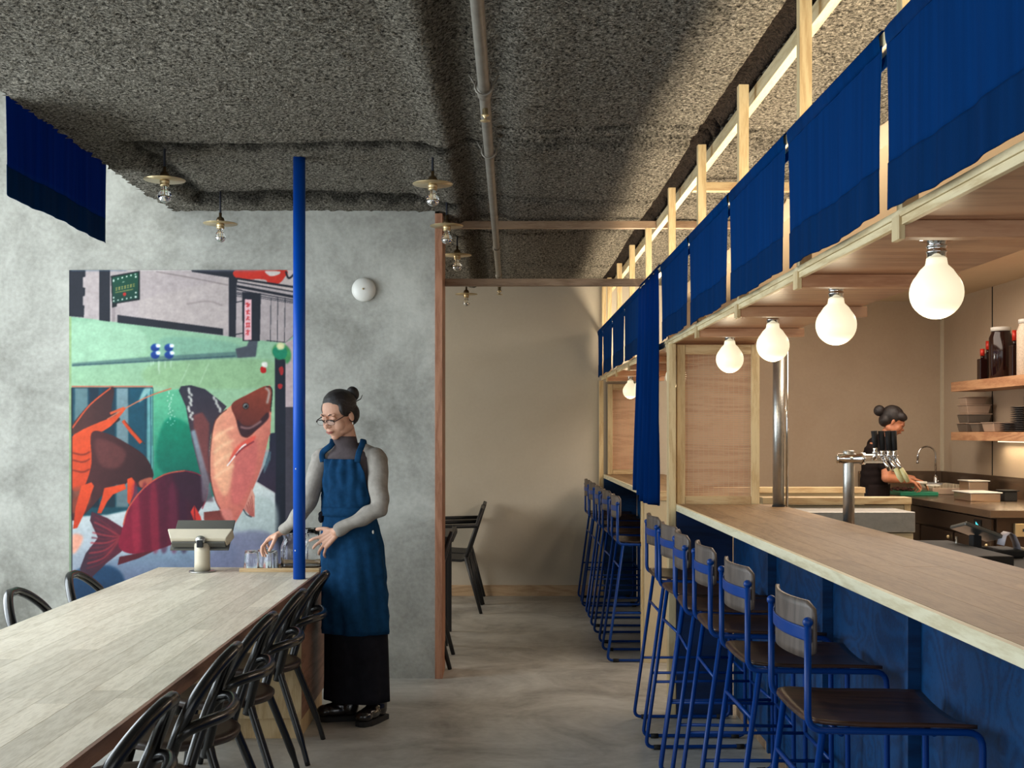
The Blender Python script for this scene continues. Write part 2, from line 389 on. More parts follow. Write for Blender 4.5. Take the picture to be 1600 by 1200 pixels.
# lower sprayed ceiling as real relief, its left edge open to the tall window bay
gx = np.arange(-1.93, 1.62, .02); gy = np.arange(-1.4, 10.2, .02)
X, Y = np.meshgrid(gx, gy, indexing='ij')
Z = np.full(X.shape, 2.752)
def ridge(d, w): return np.exp(-(d/w)**2)
rec = 1/(1+np.exp(-(X+1.70)/.02)) * 1/(1+np.exp((X+.46)/.02)) * 1/(1+np.exp(-(Y-5.48)/.05)) * 1/(1+np.exp((Y-6.52)/.02))
Z += .045*rec
inside = (X > -1.72) & (X < -.44)
GROOVE_SHADE = np.zeros(X.shape); NZ = .02*np.sin(X*23)+.012*np.sin(X*57+Y*31)  # shade along ceiling grooves and pipe valley, to be painted into the colour
for yy in (5.26, 6.52): Z += np.where((X > -1.74), .025, 0)*ridge(Y-yy, .05); GROOVE_SHADE = np.maximum(GROOVE_SHADE, np.where(X > -1.74, 1, 0)*ridge(Y-yy+NZ, .075)*np.where(X > -.1, .45, 1))
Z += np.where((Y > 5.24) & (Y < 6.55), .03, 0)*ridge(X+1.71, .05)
GROOVE_SHADE = np.maximum(GROOVE_SHADE, np.where((Y > 5.24) & (Y < 6.55), 1, 0)*ridge(X+1.71+NZ, .05))
GROOVE_SHADE = np.maximum(GROOVE_SHADE, .5*ridge(X+.17+NZ, .07)); GROOVE_SHADE = np.maximum(GROOVE_SHADE, .35*ridge(X+.02+NZ, .05))
for yy in (4.98, 5.14): Z += np.where(X > 0, .06, 0)*ridge(Y-yy, .03); GROOVE_SHADE = np.maximum(GROOVE_SHADE, np.where(X > 0, .8, 0)*ridge(Y-yy+NZ*.6, .03))
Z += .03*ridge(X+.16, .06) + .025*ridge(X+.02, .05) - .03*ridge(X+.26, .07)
for yy in (7.55, 9.0): Z += np.where(X > -.4, .06, 0)*ridge(Y-yy, .03); GROOVE_SHADE = np.maximum(GROOVE_SHADE, np.where(X > -.4, .8, 0)*ridge(Y-yy+NZ*.6, .035))
Z += .012*np.sin(X*5+1.3)*np.sin(Y*2.3)
Z += np.random.normal(0, .0028, Z.shape)
Z += np.where((X > .865) & (X < .93), .03, 0)
EX = np.where(X < -1.90, np.random.normal(0, .010, X.shape), 0)
nx, ny = X.shape; idx = np.arange(nx*ny).reshape(nx, ny)
vs = np.stack([X+EX, Y, Z], -1).reshape(-1, 3)
q = np.stack([idx[:-1, :-1], idx[:-1, 1:], idx[1:, 1:], idx[1:, :-1]], -1).reshape(-1, 4)
me = bpy.data.meshes.new('ceiling'); me.vertices.add(len(vs)); me.vertices.foreach_set('co', vs.ravel())
me.loops.add(q.size); me.loops.foreach_set('vertex_index', q.ravel()); me.polygons.add(len(q))
me.polygons.foreach_set('loop_start', np.arange(0, q.size, 4)); me.polygons.foreach_set('loop_total', np.full(len(q), 4)); me.update(calc_edges=True)
av = (1-.80*GROOVE_SHADE).reshape(-1); at = me.color_attributes.new('cover', 'FLOAT_COLOR', 'POINT'); at.data.foreach_set('color', np.stack([av, av, av, np.ones_like(av)], -1).reshape(-1))  # bakes the groove shade into the ceiling's vertex colour
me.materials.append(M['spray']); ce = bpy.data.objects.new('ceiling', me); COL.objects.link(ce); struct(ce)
struct(box('ceiling_slab', 'farwall', -1.90, 1.6, -1.4, 10.2, 2.95, 3.9))
struct(box('ceiling_bay', 'farwall', -3.6, -1.90, -1.5, 6.95, 3.9, 4.0))
struct(box('ceiling_back_room', 'kceil', -3.6, -1.93, 6.95, 10.2, 2.76, 2.9))
struct(box('ceiling_kitchen', 'kceil', 1.62, 4.3, -1.5, 10.9, 2.66, 2.8))
# kitchen walls
struct(box('wall_kitchen_back', 'kwall', 1.45, 4.2, 10.67, 10.8, 0, 2.8))
kr = struct(MB().box(4.08, 4.2, -1.5, 10.67, 0, 2.66).build('wall_right', 'kwall'))
for yy in (3.4, 4.9, 6.45, 8.02, 9.59):
    MB().box(4.076, 4.081, yy-.006, yy+.006, 1.09, 2.66).build('panel_joint', 'matteblack', kr)
struct(box('trim_2', 'offwhite', 4.055, 4.08, 10.645, 10.67, 1.09, 2.6))
# beams across the opening of the back room
def single(name, mt, label, cat, *b, bev=.0015, group=None):
    return tag(box(name, mt, *b, bev=bev), label, cat, group)
single('cross_beam', 'beam', 'upper timber crossbeam against the sprayed ceiling, at the back room opening', 'beam', -.35, 1.9, 7.03, 7.075, 2.695, 2.738)
single('cross_beam', 'beam', 'lower timber crossbeam of the back room opening, below the upper one', 'beam', -.35, .872, 7.03, 7.075, 2.343, 2.386)
single('cross_beam', 'pineX', 'short timber crosspiece on the ceiling above the bar and blue valances', 'beam', .98, 1.9, 5.92, 5.965, 2.69, 2.735)

# ================================================================ BAR CANOPY
POSTS = [1.67, 2.54, 3.41, 4.28, 5.17, 6.08, 7.05, 7.94, 8.80, 9.62, 10.13]
cn = thing('bar_canopy', 'pale timber canopy frame over the bar with studs, rail and plywood soffit', 'canopy', (1.1, 5.6, 1.9))
MB().box(.94, .972, .6, 10.19, 2.687, 2.742).build('ceiling_beam', 'pineY', cn, .0015)
for i, y in enumerate(POSTS):
    MB().box(.875, .912, y-.018, y+.018, 1.938, 2.737).build('stud', 'pineZ', cn, .0015)
MB().box(.846, .874, .6, 10.15, 2.306, 2.338).build('hanging_rail', 'pineY', cn, .0015)
MB().box(.887, 1.33, .6, 10.16, 1.915, 1.931).build('soffit', 'ply', cn, .001)
MB().box(.868, .886, .6, 10.16, 1.921, 1.937).build('upper_lip', 'pineY', cn, .001)
MB().box(.872, .886, .6, 10.16, 1.903, 1.9205).build('lower_lip', 'pineY', cn, .001)
for i, y in enumerate(POSTS[:-1]):
    MB().box(.880 if i else .88, 1.35, y-.02, y+.02, 1.876, 1.9145).build('joist', 'ply', cn, .002)
    MB().box(.866, .880, y-.024, y+.024, 1.872, 1.925).build('joist_end_block', 'pineZ', cn, .001)
# banners (valances)
def banner(name, label, x, y0, y1, ztop, zbot, group, hem=.10, wav=.0026, seed=0, ax='Y', top=True, curl=-.007):
    rnd = random.Random(seed); ph = rnd.random()*6; t = thing(name, label, 'curtain', (x, (y0+y1)/2, zbot), group)
    n = 64; k = 16
    def pt(i, j, zz0, zz1, offx=0):
        u = i/n; w = j/k; z = zz0+(zz1-zz0)*w
        amp = wav*(.25+.75*(1-(z-zbot)/(ztop-zbot)))
        dx = amp*(math.sin(u*31+ph)+.6*math.sin(u*57+ph*2+z)+.5*math.sin(u*11+ph*3))
        dx += curl*math.exp(-u*14)*(1-(z-zbot)/(ztop-zbot))-curl*.7*math.exp(-(1-u)*14)*(1-(z-zbot)/(ztop-zbot))
        narrow = .008*math.sin((z-zbot)/(ztop-zbot)*PI)
        y = y0+narrow+(y1-y0-2*narrow)*u
        zz = z+.004*math.sin(u*9+ph)*(1-(z-zbot)/(ztop-zbot))
        return (x+dx+offx, y, zz)
    for nm, za, zb_, mt_, off in (('panel', zbot+hem, ztop, 'bluecloth', 0), ('hem', zbot, zbot+hem+.002, 'bluehem', -.0012)):
        m_ = MB(); vs = [pt(i, j, za, zb_, off) for j in range(k+1) for i in range(n+1)]
        fs = [(j*(n+1)+i, j*(n+1)+i+1, (j+1)*(n+1)+i+1, (j+1)*(n+1)+i) for j in range(k) for i in range(n)]
        m_.add(vs, fs, True); o = m_.build(nm, mt_, t)
        sd = o.modifiers.new('s', 'SOLIDIFY'); sd.thickness = .0018 if nm == 'panel' else .003; sd.offset = 0
    if top:
        m_ = MB(); sl = []
        for w in range(9):
            a = -PI*.5+PI*1.1*w/8
            sl.append((x+.012-.017*math.cos(a)*1.0, ztop+.010+.0205*math.sin(a)))
        sl = [(x-.001, ztop-.012), (x-.004, ztop+.0), (x-.006, ztop+.022), (x+.002, ztop+.034), (x+.026, ztop+.034), (x+.030, ztop+.02), (x+.030, ztop-.03)]
        vs = [(a, y, b_) for a, b_ in sl for y in (y0+.004, y1-.004)]
        m_.add(vs, [(2*i, 2*i+1, 2*i+3, 2*i+2) for i in range(len(sl)-1)], True)
        o = m_.build('rod_sleeve', 'bluecloth', t); sd = o.modifiers.new('s', 'SOLIDIFY'); sd.thickness = .0018; sd.offset = 0
    return t
BZ = 2.308
names = ['nearest blue linen valance over the bar, the largest, cut by the picture corner', 'blue linen valance over the bar, second from the camera', 'blue linen valance over the bar, third from the camera',
         'blue linen valance over the bar, fourth from the camera', 'blue linen valance over the bar, fifth and last before the long curtain', None,
         'short blue valance just beyond the long curtain, nearest of the far four', 'short blue valance beyond the long curtain, second of the far four',
         'short blue valance beyond the long curtain, third of the far four', 'narrow blue valance touching the far wall']
ys = [1.67, 2.54, 3.41, 4.28, 5.20, 6.12, 7.05, 7.94, 8.82, 9.66, 10.14]
ys[0] = 1.62
for i in range(10):
    if i == 5: continue
    banner('valance', names[i], .842, ys[i]+.017, ys[i+1]-.017, BZ, 1.932, 'blue valances hanging over the bar', seed=i)
# long noren curtain in the staff doorway: two overlapping panels with deep folds
t = thing('doorway_curtain', 'full-length blue curtain in two folded panels at the gap between the bars', 'curtain', (.84, 6.6, 1.06))
def drape(nm, ya, yb, za, zb, ph, xo, mt_):
    m_ = MB(); n = 60; k = 30; vs = []
    for j in range(k+1):
        w = j/k; z = za+(zb-za)*w; gather = 1-.10*math.sin(min(1, (1-w)*1.15)*PI)
        for i in range(n+1):
            u = i/n; yc = (ya+yb)/2; sway = -.05*math.sin((1-w)*PI)*.0
            y = yc+(u-.5)*(yb-ya)*gather+.02*math.sin((1-w)*4+ph)
            d = (1-w)*.030+.004
            vs.append((xo+d*math.sin(u*17+ph+1.2*math.sin((1-w)*2))+d*.5*math.sin(u*33+ph), y, z+.012*math.sin(u*9+ph)*(1-w)))
    m_.add(vs, [(j*(n+1)+i, j*(n+1)+i+1, (j+1)*(n+1)+i+1, (j+1)*(n+1)+i) for j in range(k) for i in range(n)], True)
    o = m_.build(nm, mt_, t); sd = o.modifiers.new('s', 'SOLIDIFY'); sd.thickness = .002; sd.offset = 0
    return o
drape('panel', 6.56, 7.04, 1.09, BZ+.012, .4, .835, 'darkblue')
drape('panel', 6.14, 6.66, 1.06, BZ+.012, 2.2, .829, 'darkblue')
m_ = MB(); m_.box(.836, .882, 6.14, 7.03, BZ+.032, BZ+.036).build('rod_sleeve', 'darkblue', t)
# banner in the window bay on the left
t = banner('banner', 'large dark blue cloth banner hanging beside the ceiling edge in the window bay', -1.955, 4.52, 5.70, 2.98, 2.385, None, hem=.115, wav=.004, seed=33, top=False, curl=.015)
for c in t.children: c.data.materials[0] = M['darkblue'] if c.name.startswith('panel') else M['bluehem']

# ================================================================ BAR COUNTER
BT = 1.078
def staves(parent, x0, x1, y0, y1, z0, z1, nx, lens, mt_, seed):
    rnd = random.Random(seed); wdt = (x1-x0)/nx
    for i in range(nx):
        y = y0; first = True
        while y < y1-1e-6:
            L = rnd.uniform(*lens)*(rnd.uniform(.4, 1) if first else 1); first = False
            ye = min(y+L, y1)
            if y1-ye < .25: ye = y1
            MB().box(x0+i*wdt+.0002, x0+(i+1)*wdt-.0002, y+.0002, ye-.0002, z0, z1-rnd.uniform(0, .0002)).build('stave', mt_, parent, .0004, segs=1)
            y = ye
def barrun(label, y0, y1, battens, lab2):
    t = thing('bar_counter', label, 'bar', (1.15, (y0+y1)/2, 0))
    staves(t, .906, 1.42, y0, y1, BT-.033, BT, 5, (1.0, 1.9), 'bar', int(y0*10))
    MB().box(.890, .906, y0, y1, BT-.033, BT-.0003).build('front_edge', 'baredge', t, .001)
    ed = sorted([b for b in battens if y0 < b < y1]); cuts = [y0+.02]+ed+[y1-.02]
    for a, b in zip(cuts[:-1], cuts[1:]):
        MB().box(1.184, 1.20, a+.002, b-.002, .06, BT-.034).build('front_panel', 'bluewood', t, .001)
    for b in ed: MB().box(1.146, 1.184, b-.0125, b+.0125, .06, BT-.034).build('batten', 'bluewood', t, .001)
    MB().box(1.20, 1.23, y0+.02, y1-.02, 0, .06).build('toe_kick', 'beam', t)
    return t
t = barrun('long near bar counter with pale wood top and blue plywood front', .6, 5.93, [1.55, 2.42, 3.27, 4.14, 4.99], 0)
MB().box(.892, 1.18, 5.90, 5.925, 0, BT-.034).build('end_panel', 'bluewood', t, .001)
for c in list(t.children):
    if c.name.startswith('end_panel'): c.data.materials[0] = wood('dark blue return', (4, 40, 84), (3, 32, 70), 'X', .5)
t = barrun('far bar counter beyond the long blue curtain, with blue front', 7.27, 10.15, [7.9, 8.75, 9.6], 0)
MB().box(.892, 1.18, 10.12, 10.145, 0, BT-.034).build('return_panel', 'bluewood', t, .001)
MB().box(.89, 1.42, 7.235, 7.268, 0, 1.02).build('end_panel', 'cream', t, .002)
MB().box(.89, 1.42, 7.228, 7.268, 1.02, BT).build('end_rail', 'pineX', t, .002)
MB().box(.872, .89, 7.24, 7.275, 0, 1.045).build('end_post', 'pineZ', t, .002)
# reed screens
def reeds(label, y, xa, xb, za, zb, group):
    t = thing('reed_screen', label, 'screen', ((xa+xb)/2, y, za), None)
    MB().box(xa, xa+.042, y-.02, y+.02, za, zb).build('stile', 'pineZ', t, .002)
    MB().box(xb-.042, xb, y-.02, y+.02, za, zb).build('stile', 'pineZ', t, .002)
    MB().box(xa+.043, xb-.043, y-.02, y+.02, za, za+.04).build('rail', 'pineX', t, .002)
    MB().box(xa+.043, xb-.043, y-.02, y+.02, zb-.05, zb).build('rail', 'pineX', t, .002)
    r = MB(); z = za+.043
    while z < zb-.052:
        r.box(xa+.04, xb-.04, y-.003, y+.001, z, z+.0088); z += .0108
    o = r.build('reeds', 'reed', t); o['kind'] = 'stuff'
    th = MB(); x = xa+.06
    while x < xb-.05: th.box(x, x+.0015, y-.004, y-.0031, za+.04, zb-.05); x += .026
    o = th.build('binding_threads', 'cream', t); o['kind'] = 'stuff'
    return t
reeds('timber framed reed screen standing at the end of the near bar counter', 5.955, .90, 1.325, BT, 1.90, None)
reeds('timber framed reed screen at the far end of the far bar, by the wall', 10.12, .925, 1.35, BT+.001, 1.87, None)
pst = single('bar_post', 'pineZ', 'pale square timber post from floor to canopy at the near bar end', 'post', .852, .889, 5.90, 5.975, 0, 1.902, bev=.002)
hp = MB()
single('bar_post', 'pineZ', 'slim timber post against the far wall at the far bar end', 'post', .852, .889, 10.13, 10.175, 0, 1.902, bev=.002)
# steel post
t = thing('steel_post', 'round galvanised steel post rising from the bar top to the canopy', 'post', (1.375, 5.74, BT))
MB().lathe([(.028, 0), (.028, .82)], (1.375, 5.74, BT), 20).build('tube', 'steel', t)
MB().lathe([(.031, 0), (.031, .006)], (1.375, 5.74, BT), 20).build('base_ring', 'matteblack', t)
MB().lathe([(.007, 0), (.007, .82)], (1.418, 5.74, BT), 10).build('conduit', 'chrome', t)
# globe lamps
def globe(label, y, g):
    t = thing('globe_lamp', label, 'lamp', (1.04, y, 1.913), g)
    MB().lathe([(.040, 1.913), (.040, 1.911), (.0395, 1.909)], (1.04, y, 0), 24).build('ceiling_plate', 'chrome', t)
    pr = [(.022, 1.909), (.022, 1.898), (.024, 1.897), (.024, 1.893), (.022, 1.892), (.022, 1.884), (.024, 1.883), (.024, 1.879), (.022, 1.878), (.022, 1.866)]
    MB().lathe(pr, (1.04, y, 0), 24).build('socket', 'chrome', t)
    zc = 1.783; r = .0625; P = [(.0235, 1.866), (.0245, 1.858)]
    for i in range(3): P.append((.026+.006*i, 1.85-.006*i))
    for i in range(1, 15):
        a = math.radians(52-i*142/14); P.append((r*math.cos(a), zc+r*math.sin(a)))
    MB().lathe(P, (1.04, y, 0), 32).build('opal_globe', 'bulb', t)
    l = bpy.data.lights.new('globe_glow', 'POINT'); l.energy = 1.6; l.color = WARM; l.shadow_soft_size = .03
    lo = bpy.data.objects.new('globe_glow', l); COL.objects.link(lo); lo.parent = t; lo.location = (0, 0, -.215)
G1 = 'globe lamps under the bar canopy'
for lb, y in (('lit opal globe lamp nearest the camera, the largest of them', 2.76), ('lit opal globe lamp under the canopy, second from the camera', 3.59), ('lit opal globe lamp right above the round steel post', 4.43),
              ('lit opal globe lamp in front of the near reed screen', 5.27), ('lit globe lamp glimpsed through the near reed screen', 6.9), ('lit globe lamp half hidden by the long curtain edge', 8.52), ('smallest lit globe lamp, before the far reed screen', 9.36)):
    globe(lb, y, G1)

# ================================================================ PIPE, PENDANTS, SCONCE
t = thing('sprinkler_pipe', 'grey sprinkler pipe running along the sprayed ceiling', 'pipe', (-.06, 5, 2.62))
px = lambda y: -.092+.0075*y
MB().tube([(px(y), y, 2.62) for y in np.linspace(1.0, 9.2, 12)], .020, 14).build('pipe', 'pipe', t)
for y in (3.95, 7.3, 8.6):
    MB().tube([(px(y-.04), y-.04, 2.62), (px(y+.04), y+.04, 2.62)], .0255, 14).build('coupling', 'pipe', t)
for y in (3.9, 4.8):
    m_ = MB(); m_.tube([(px(y)+.03*math.cos(a), y, 2.62+.03*math.sin(a)) for a in np.linspace(0, 2*PI, 16)[:-1]], .004, 6, closed=True)
    m_.tube([(px(y), y, 2.65), (px(y), y, 2.76)], .004, 6).tube([(px(y)-.05, y, 2.66), (px(y)-.03, y, 2.625)], .003, 6).tube([(px(y)+.05, y, 2.66), (px(y)+.03, y, 2.625)], .003, 6)
    m_.build('pipe_hanger', 'pipe', t)
m_ = MB(); m_.lathe([(.012, 2.60), (.012, 2.575), (.018, 2.572), (.018, 2.565), (.006, 2.56), (.006, 2.545), (.024, 2.543), (.024, 2.540)], (px(9.15), 9.15, 0), 14)
m_.build('sprinkler_head', 'brass', t)
m_ = MB(); m_.lathe([(.010, 2.60), (.010, 2.58), (.016, 2.578), (.005, 2.57), (.005, 2.56), (.018, 2.558), (.018, 2.556)], (px(4.1), 4.1, 0), 14).build('sprinkler_head', 'brass', t)
def pendant(label, x, y, dz=0):
    t = thing('pendant_lamp', label, 'lamp', (x, y, 2.5), 'brass disc pendant lamps')
    zc = 2.615+dz
    MB().tube([(x, y, zc+.055), (x, y, 2.82)], .0055, 8).build('cord', 'cord', t)
    MB().lathe([(.008, zc+.062), (.008, zc+.04), (.018, zc+.034), (.023, zc+.022), (.023, zc+.004)], (x, y, 0), 20).build('lamp_holder', 'darkbrass', t)
    MB().lathe([(.095, zc), (.095, zc+.002), (.02, zc+.005), (.02, zc+.001)], (x, y, 0), 36).build('disc_shade', 'brass', t)
    MB().lathe([(.021, zc), (.023, zc-.004), (.023, zc-.010), (.021, zc-.013), (.021, zc-.018), (.023, zc-.021), (.020, zc-.028)], (x, y, 0), 20).build('brass_collar', 'brass', t)
    P = [(.014, zc-.028), (.015, zc-.040)]+[(.031*math.cos(a), zc-.072+.031*math.sin(a)) for a in np.radians([52, 38, 20, 8, -6])]
    MB().lathe(P, (x, y, 0), 20).build('bulb_glass', 'glass', t)
    P = [(.0315*math.cos(a), zc-.072+.0315*math.sin(a)) for a in np.radians([-6, -20, -35, -50, -65, -80, -90])]
    MB().lathe(P, (x, y, 0), 20).build('mirrored_cap', 'chrome', t)
    f = MB()
    for k in range(4):
        a = k*PI/2+.4; f.tube([(x+.006*math.cos(a), y+.006*math.sin(a), zc-.03), (x+.010*math.cos(a), y+.010*math.sin(a), zc-.085)], .0012, 5)
    f.build('filament', 'brass', t)
pendant('brass disc pendant lamp nearest the blue banner, above the mural', -1.563, 5.33)
pendant('brass disc pendant lamp over the mural, between banner and blue pole', -1.579, 6.45)
pendant('brass disc pendant lamp close to the pipe, nearest the camera on that side', -.328, 5.42)
pendant('brass disc pendant lamp in front of the upper end of the timber jamb', -.315, 6.52)
pendant('brass disc pendant lamp just past the jamb, inside the back room', -.298, 7.60)
pendant('smallest brass disc pendant lamp, below the lower crossbeam', -.305, 9.75)
t = thing('wall_light', 'round opal disc light on the grey plaster wall', 'lamp', (-.814, 6.76, 2.286))
rx = Matrix.Rotation(PI/2, 3, 'X')
MB().lathe([(.064, 0), (.066, .012), (.062, .014)], (-.814, 6.78, 2.286), 32, rx).build('back_plate', 'offwhite', t)
P = [(.0715*math.cos(a), .012+.040*math.sin(a)) for a in np.linspace(-.2, PI/2, 9)]
MB().lathe(P, (-.814, 6.78, 2.286), 32, rx).build('opal_dome', 'white', t)
MB().lathe([(.006, .050), (.006, .056), (.002, .058)], (-.814, 6.78, 2.286), 12, rx).build('knob', 'brass', t)
# ================================================================ MURAL (flat painting on the wall, painted cell by cell as vertex colour)
MW, MH = 358, 520          # cells; one photograph pixel each
cv = np.zeros((MH, MW, 3)); PX0, PY0 = 108.0, 422.0
yy_, xx_ = np.mgrid[0:MH, 0:MW]
def A(p): return [(100+x/4.444-PX0, 410+y/4.444-PY0) for x, y in p]
def B(p): return [(100+x/4.444-PX0, 640+y/4.444-PY0) for x, y in p]
def curve(P, n=6):
    out = []; k = len(P)
    for i in range(k):
        p0, p1, p2, p3 = [np.array(P[(i+j) % k]) for j in (-1, 0, 1, 2)]
        for j in range(n):
            t = j/n; out.append(tuple(.5*((2*p1)+(p2-p0)*t+(2*p0-5*p1+4*p2-p3)*t*t+(3*p1-p0-3*p2+p3)*t**3)))
    return out
def mask(poly):
    inside = np.zeros((MH, MW)); 
    for sx, sy in ((.25, .25), (.75, .25), (.25, .75), (.75, .75)):
        px_, py_ = xx_+sx, yy_+sy; r = np.zeros((MH, MW), bool); n = len(poly)
        for i in range(n):
            x1, y1 = poly[i]; x2, y2 = poly[(i+1) % n]
            if y1 == y2: continue
            c = ((y1 > py_) != (y2 > py_)) & (px_ < (x2-x1)*(py_-y1)/(y2-y1)+x1); r ^= c
        inside += r*.25
    return inside
def blur(a, n):
    for _ in range(n):
        a = (a+np.roll(a, 1, 0)+np.roll(a, -1, 0)+np.roll(a, 1, 1)+np.roll(a, -1, 1))/5
    return a
NS = [blur(np.random.randn(MH, MW), k) for k in (2, 12, 60)]
NS = [n/n.std() for n in NS]
def paint(poly, c1, c2=None, d=(0, 1), soft=0, op=1.0, tex=.013, sm=True):
    global cv
    P = curve(poly) if sm else poly
    m_ = mask(P)*op
    if soft: m_ = blur(m_, soft)
    xs = [p[0] for p in P]; ys_ = [p[1] for p in P]; cx, cy = (min(xs)+max(xs))/2, (min(ys_)+max(ys_))/2
    hx = (max(xs)-min(xs))/2+1e-6; hy = (max(ys_)-min(ys_))/2+1e-6
    c1 = np.array(c1, float); c2 = c1 if c2 is None else np.array(c2, float)
    t = np.clip(.5+.5*((xx_-cx)/hx*d[0]+(yy_-cy)/hy*d[1]), 0, 1)[..., None]
    col = (c1*(1-t)+c2*t)*(1+tex*NS[1]+tex*.6*NS[0])[..., None]
    cv = cv*(1-m_[..., None])+col*m_[..., None]
def stroke(P, w, c, soft=0, op=1.0, sm=True):
    pts = [Vector((*p, 0)) for p in P]
    if sm and len(pts) > 2: pts = smooth_path(pts, 5)
    L, R = [], []
    for i, p in enumerate(pts):
        t = (pts[min(i+1, len(pts)-1)]-pts[max(i-1, 0)]).normalized(); n = Vector((-t.y, t.x, 0))*w/2
        L.append((p.x+n.x, p.y+n.y)); R.append((p.x-n.x, p.y-n.y))
    paint(L+R[::-1], c, soft=soft, op=op, sm=False)
DK = (38, 42, 54)
full = [(-5, -5), (MW+5, -5), (MW+5, MH+5), (-5, MH+5)]
paint(full, (176, 164, 164), (168, 156, 158), sm=False)
paint(A([(520, 260), (1145, 110), (1145, 470), (1100, 460), (525, 380)]), (180, 168, 166), soft=3, sm=False)
stroke(A([(640, 64), (900, 110), (1140, 158)]), 1.2, (120, 108, 108), 1); stroke(A([(850, 290), (1000, 270), (1100, 300)]), 1.5, (140, 128, 128), 2)
paint(A([(20, 372), (320, 410), (1190, 520), (1400, 545), (1540, 560), (1600, 505), (1620, 1300), (20, 1300)]), (138, 182, 152), (156, 190, 150), sm=False)
paint(A([(55, 420), (500, 450), (560, 620), (300, 690), (55, 700)]), (158, 198, 168), soft=14, op=.8)
paint(A([(700, 520), (1180, 560), (1180, 640), (700, 660)]), (116, 164, 146), soft=10, op=.6)
paint(A([(640, 700), (1440, 680), (1440, 860), (640, 860)]), (140, 176, 130), soft=12, op=.7)
# shadow line and pipe elbow
paint(A([(55, 700), (600, 655), (1190, 620), (1270, 590), (1290, 540), (1345, 540), (1332, 650), (1195, 662), (600, 690), (55, 720)]), (84, 118, 116), soft=2, sm=False, op=.85)
paint(A([(1190, 600), (1270, 580), (1285, 545), (1345, 545), (1330, 655), (1205, 663)]), (78, 84, 96), soft=1, sm=False)
stroke(A([(55, 716), (600, 685), (1190, 650)]), 1.6, (50, 82, 96), 1)
# building timbers
paint(A([(20, 50), (148, 50), (148, 100), (130, 104), (130, 172), (148, 178), (145, 232), (130, 236), (130, 296), (142, 300), (138, 382), (20, 372)]), DK, sm=False)
paint(A([(245, 40), (320, 40), (320, 412), (245, 402)]), DK, sm=False)
paint(A([(370, 364), (1105, 460), (1105, 506), (370, 418)]), DK, sm=False)
paint(A([(1145, 100), (1200, 100), (1192, 520), (1145, 514)]), DK, sm=False)
paint(A([(880, 50), (1205, 50), (1205, 132), (1145, 106), (890, 66)]), DK, sm=False)
stroke(A([(345, 290), (345, 410)]), 5, (150, 138, 140), 1)
# upper right: red lettering fragment, eaves, posts
paint(A([(1205, 50), (1600, 50), (1600, 200), (1205, 125)]), (190, 176, 172), sm=False)
paint(A([(1205, 50), (1530, 50), (1528, 110), (1480, 152), (1420, 145), (1385, 118), (1205, 112)]), (204, 52, 38), sm=True)
paint(A([(1395, 62), (1440, 60), (1500, 64), (1490, 84), (1440, 96), (1410, 82)]), (205, 195, 190))
stroke(A([(1540, 62), (1560, 110), (1600, 80)]), 3, DK)
for a, b_, w in ((112, 172, 3.2), (135, 205, 2.0), (165, 240, 4.2), (190, 262, 1.4), (208, 275, 1.2), (222, 285, .8)):
    stroke(A([(1200, a), (1600, b_)]), w, DK, sm=False)
for a, b_ in ((180, 196), (215, 225), (232, 240)): stroke(A([(1190, a), (1240, b_)]), .9, DK, sm=False)
for y in (272, 495): stroke(A([(1190, y+6), (1240, y-4)]), 1.5, DK, sm=False)
for x in (1437, 1485, 1535): stroke(A([(x, 245), (x-4, 550)]), .9, DK, sm=False)
stroke(A([(1405, 542), (1537, 556)]), 1.2, DK, sm=False); stroke(A([(1540, 555), (1600, 500)]), 1, (120, 110, 112), sm=False)
# hanging red-lettered sign
paint(A([(1237, 205), (1367, 214), (1360, 546), (1240, 546)]), DK, sm=False)
paint(A([(1255, 256), (1303, 258), (1302, 538), (1250, 540)]), (222, 176, 182), sm=False)
RD = (206, 56, 62)
for y, g in ((295, 0), (345, 1), (390, 2), (435, 3), (485, 4)):
    G = [[((-16, -4), (16, -6)), ((0, -18), (0, 18)), ((-12, 10), (12, 8)), ((-14, -14), (10, 2))], [((-14, -6), (14, -8)), ((2, -18), (-6, 18)), ((-10, 4), (14, 14))],
         [((-6, -14), (12, -8)), ((0, -8), (-12, 12)), ((-4, 0), (14, 10))], [((-16, -10), (16, -12)), ((-8, -18), (-8, 16)), ((8, -18), (8, 16)), ((-14, 12), (16, 10))],
         [((-14, -8), (14, -10)), ((0, -18), (2, 20)), ((2, -4), (-14, 14)), ((2, 20), (-6, 16))]][g]
    for a, b_ in G: stroke(A([(1277+a[0], y+a[1]), (1277+b_[0], y+b_[1])]), 1.5, RD, sm=False)
# green sign with dots and gilded lettering
paint(A([(325, 94), (527, 58), (527, 260), (368, 286), (366, 306), (334, 314)]), (26, 34, 40), sm=False)
paint(A([(335, 104), (515, 70), (515, 250), (340, 284)]), (16, 84, 62), (20, 66, 58), sm=False)
for i in range(6):
    for y0, y1 in ((122, 78), (268, 236)):
        x = 345+i*30; y = y0+(y1-y0)*i/5.5; paint(A([(x-4, y-4), (x+4, y-4), (x+4, y+4), (x-4, y+4)]), (220, 230, 220))
for y in (100, 210, 240): paint(A([(495, y-5), (503, y-5), (503, y+5), (495, y+5)]), (225, 232, 225))
for y in (130, 245): paint(A([(340, y-5), (348, y-5), (348, y+5), (340, y+5)]), (225, 232, 225))
GD = (176, 158, 84)
for i in range(7):
    x = 364+i*20; y = 186-i*4.5
    stroke(A([(x-6, y-8), (x+7, y-10)]), 1, GD, sm=False); stroke(A([(x, y-12), (x, y+10)]), 1, GD, sm=False); stroke(A([(x-6, y+8), (x+7, y+6)]), .9, GD, sm=False)
    if i % 2: stroke(A([(x-7, y-2), (x+7, y-3)]), .8, GD, sm=False)
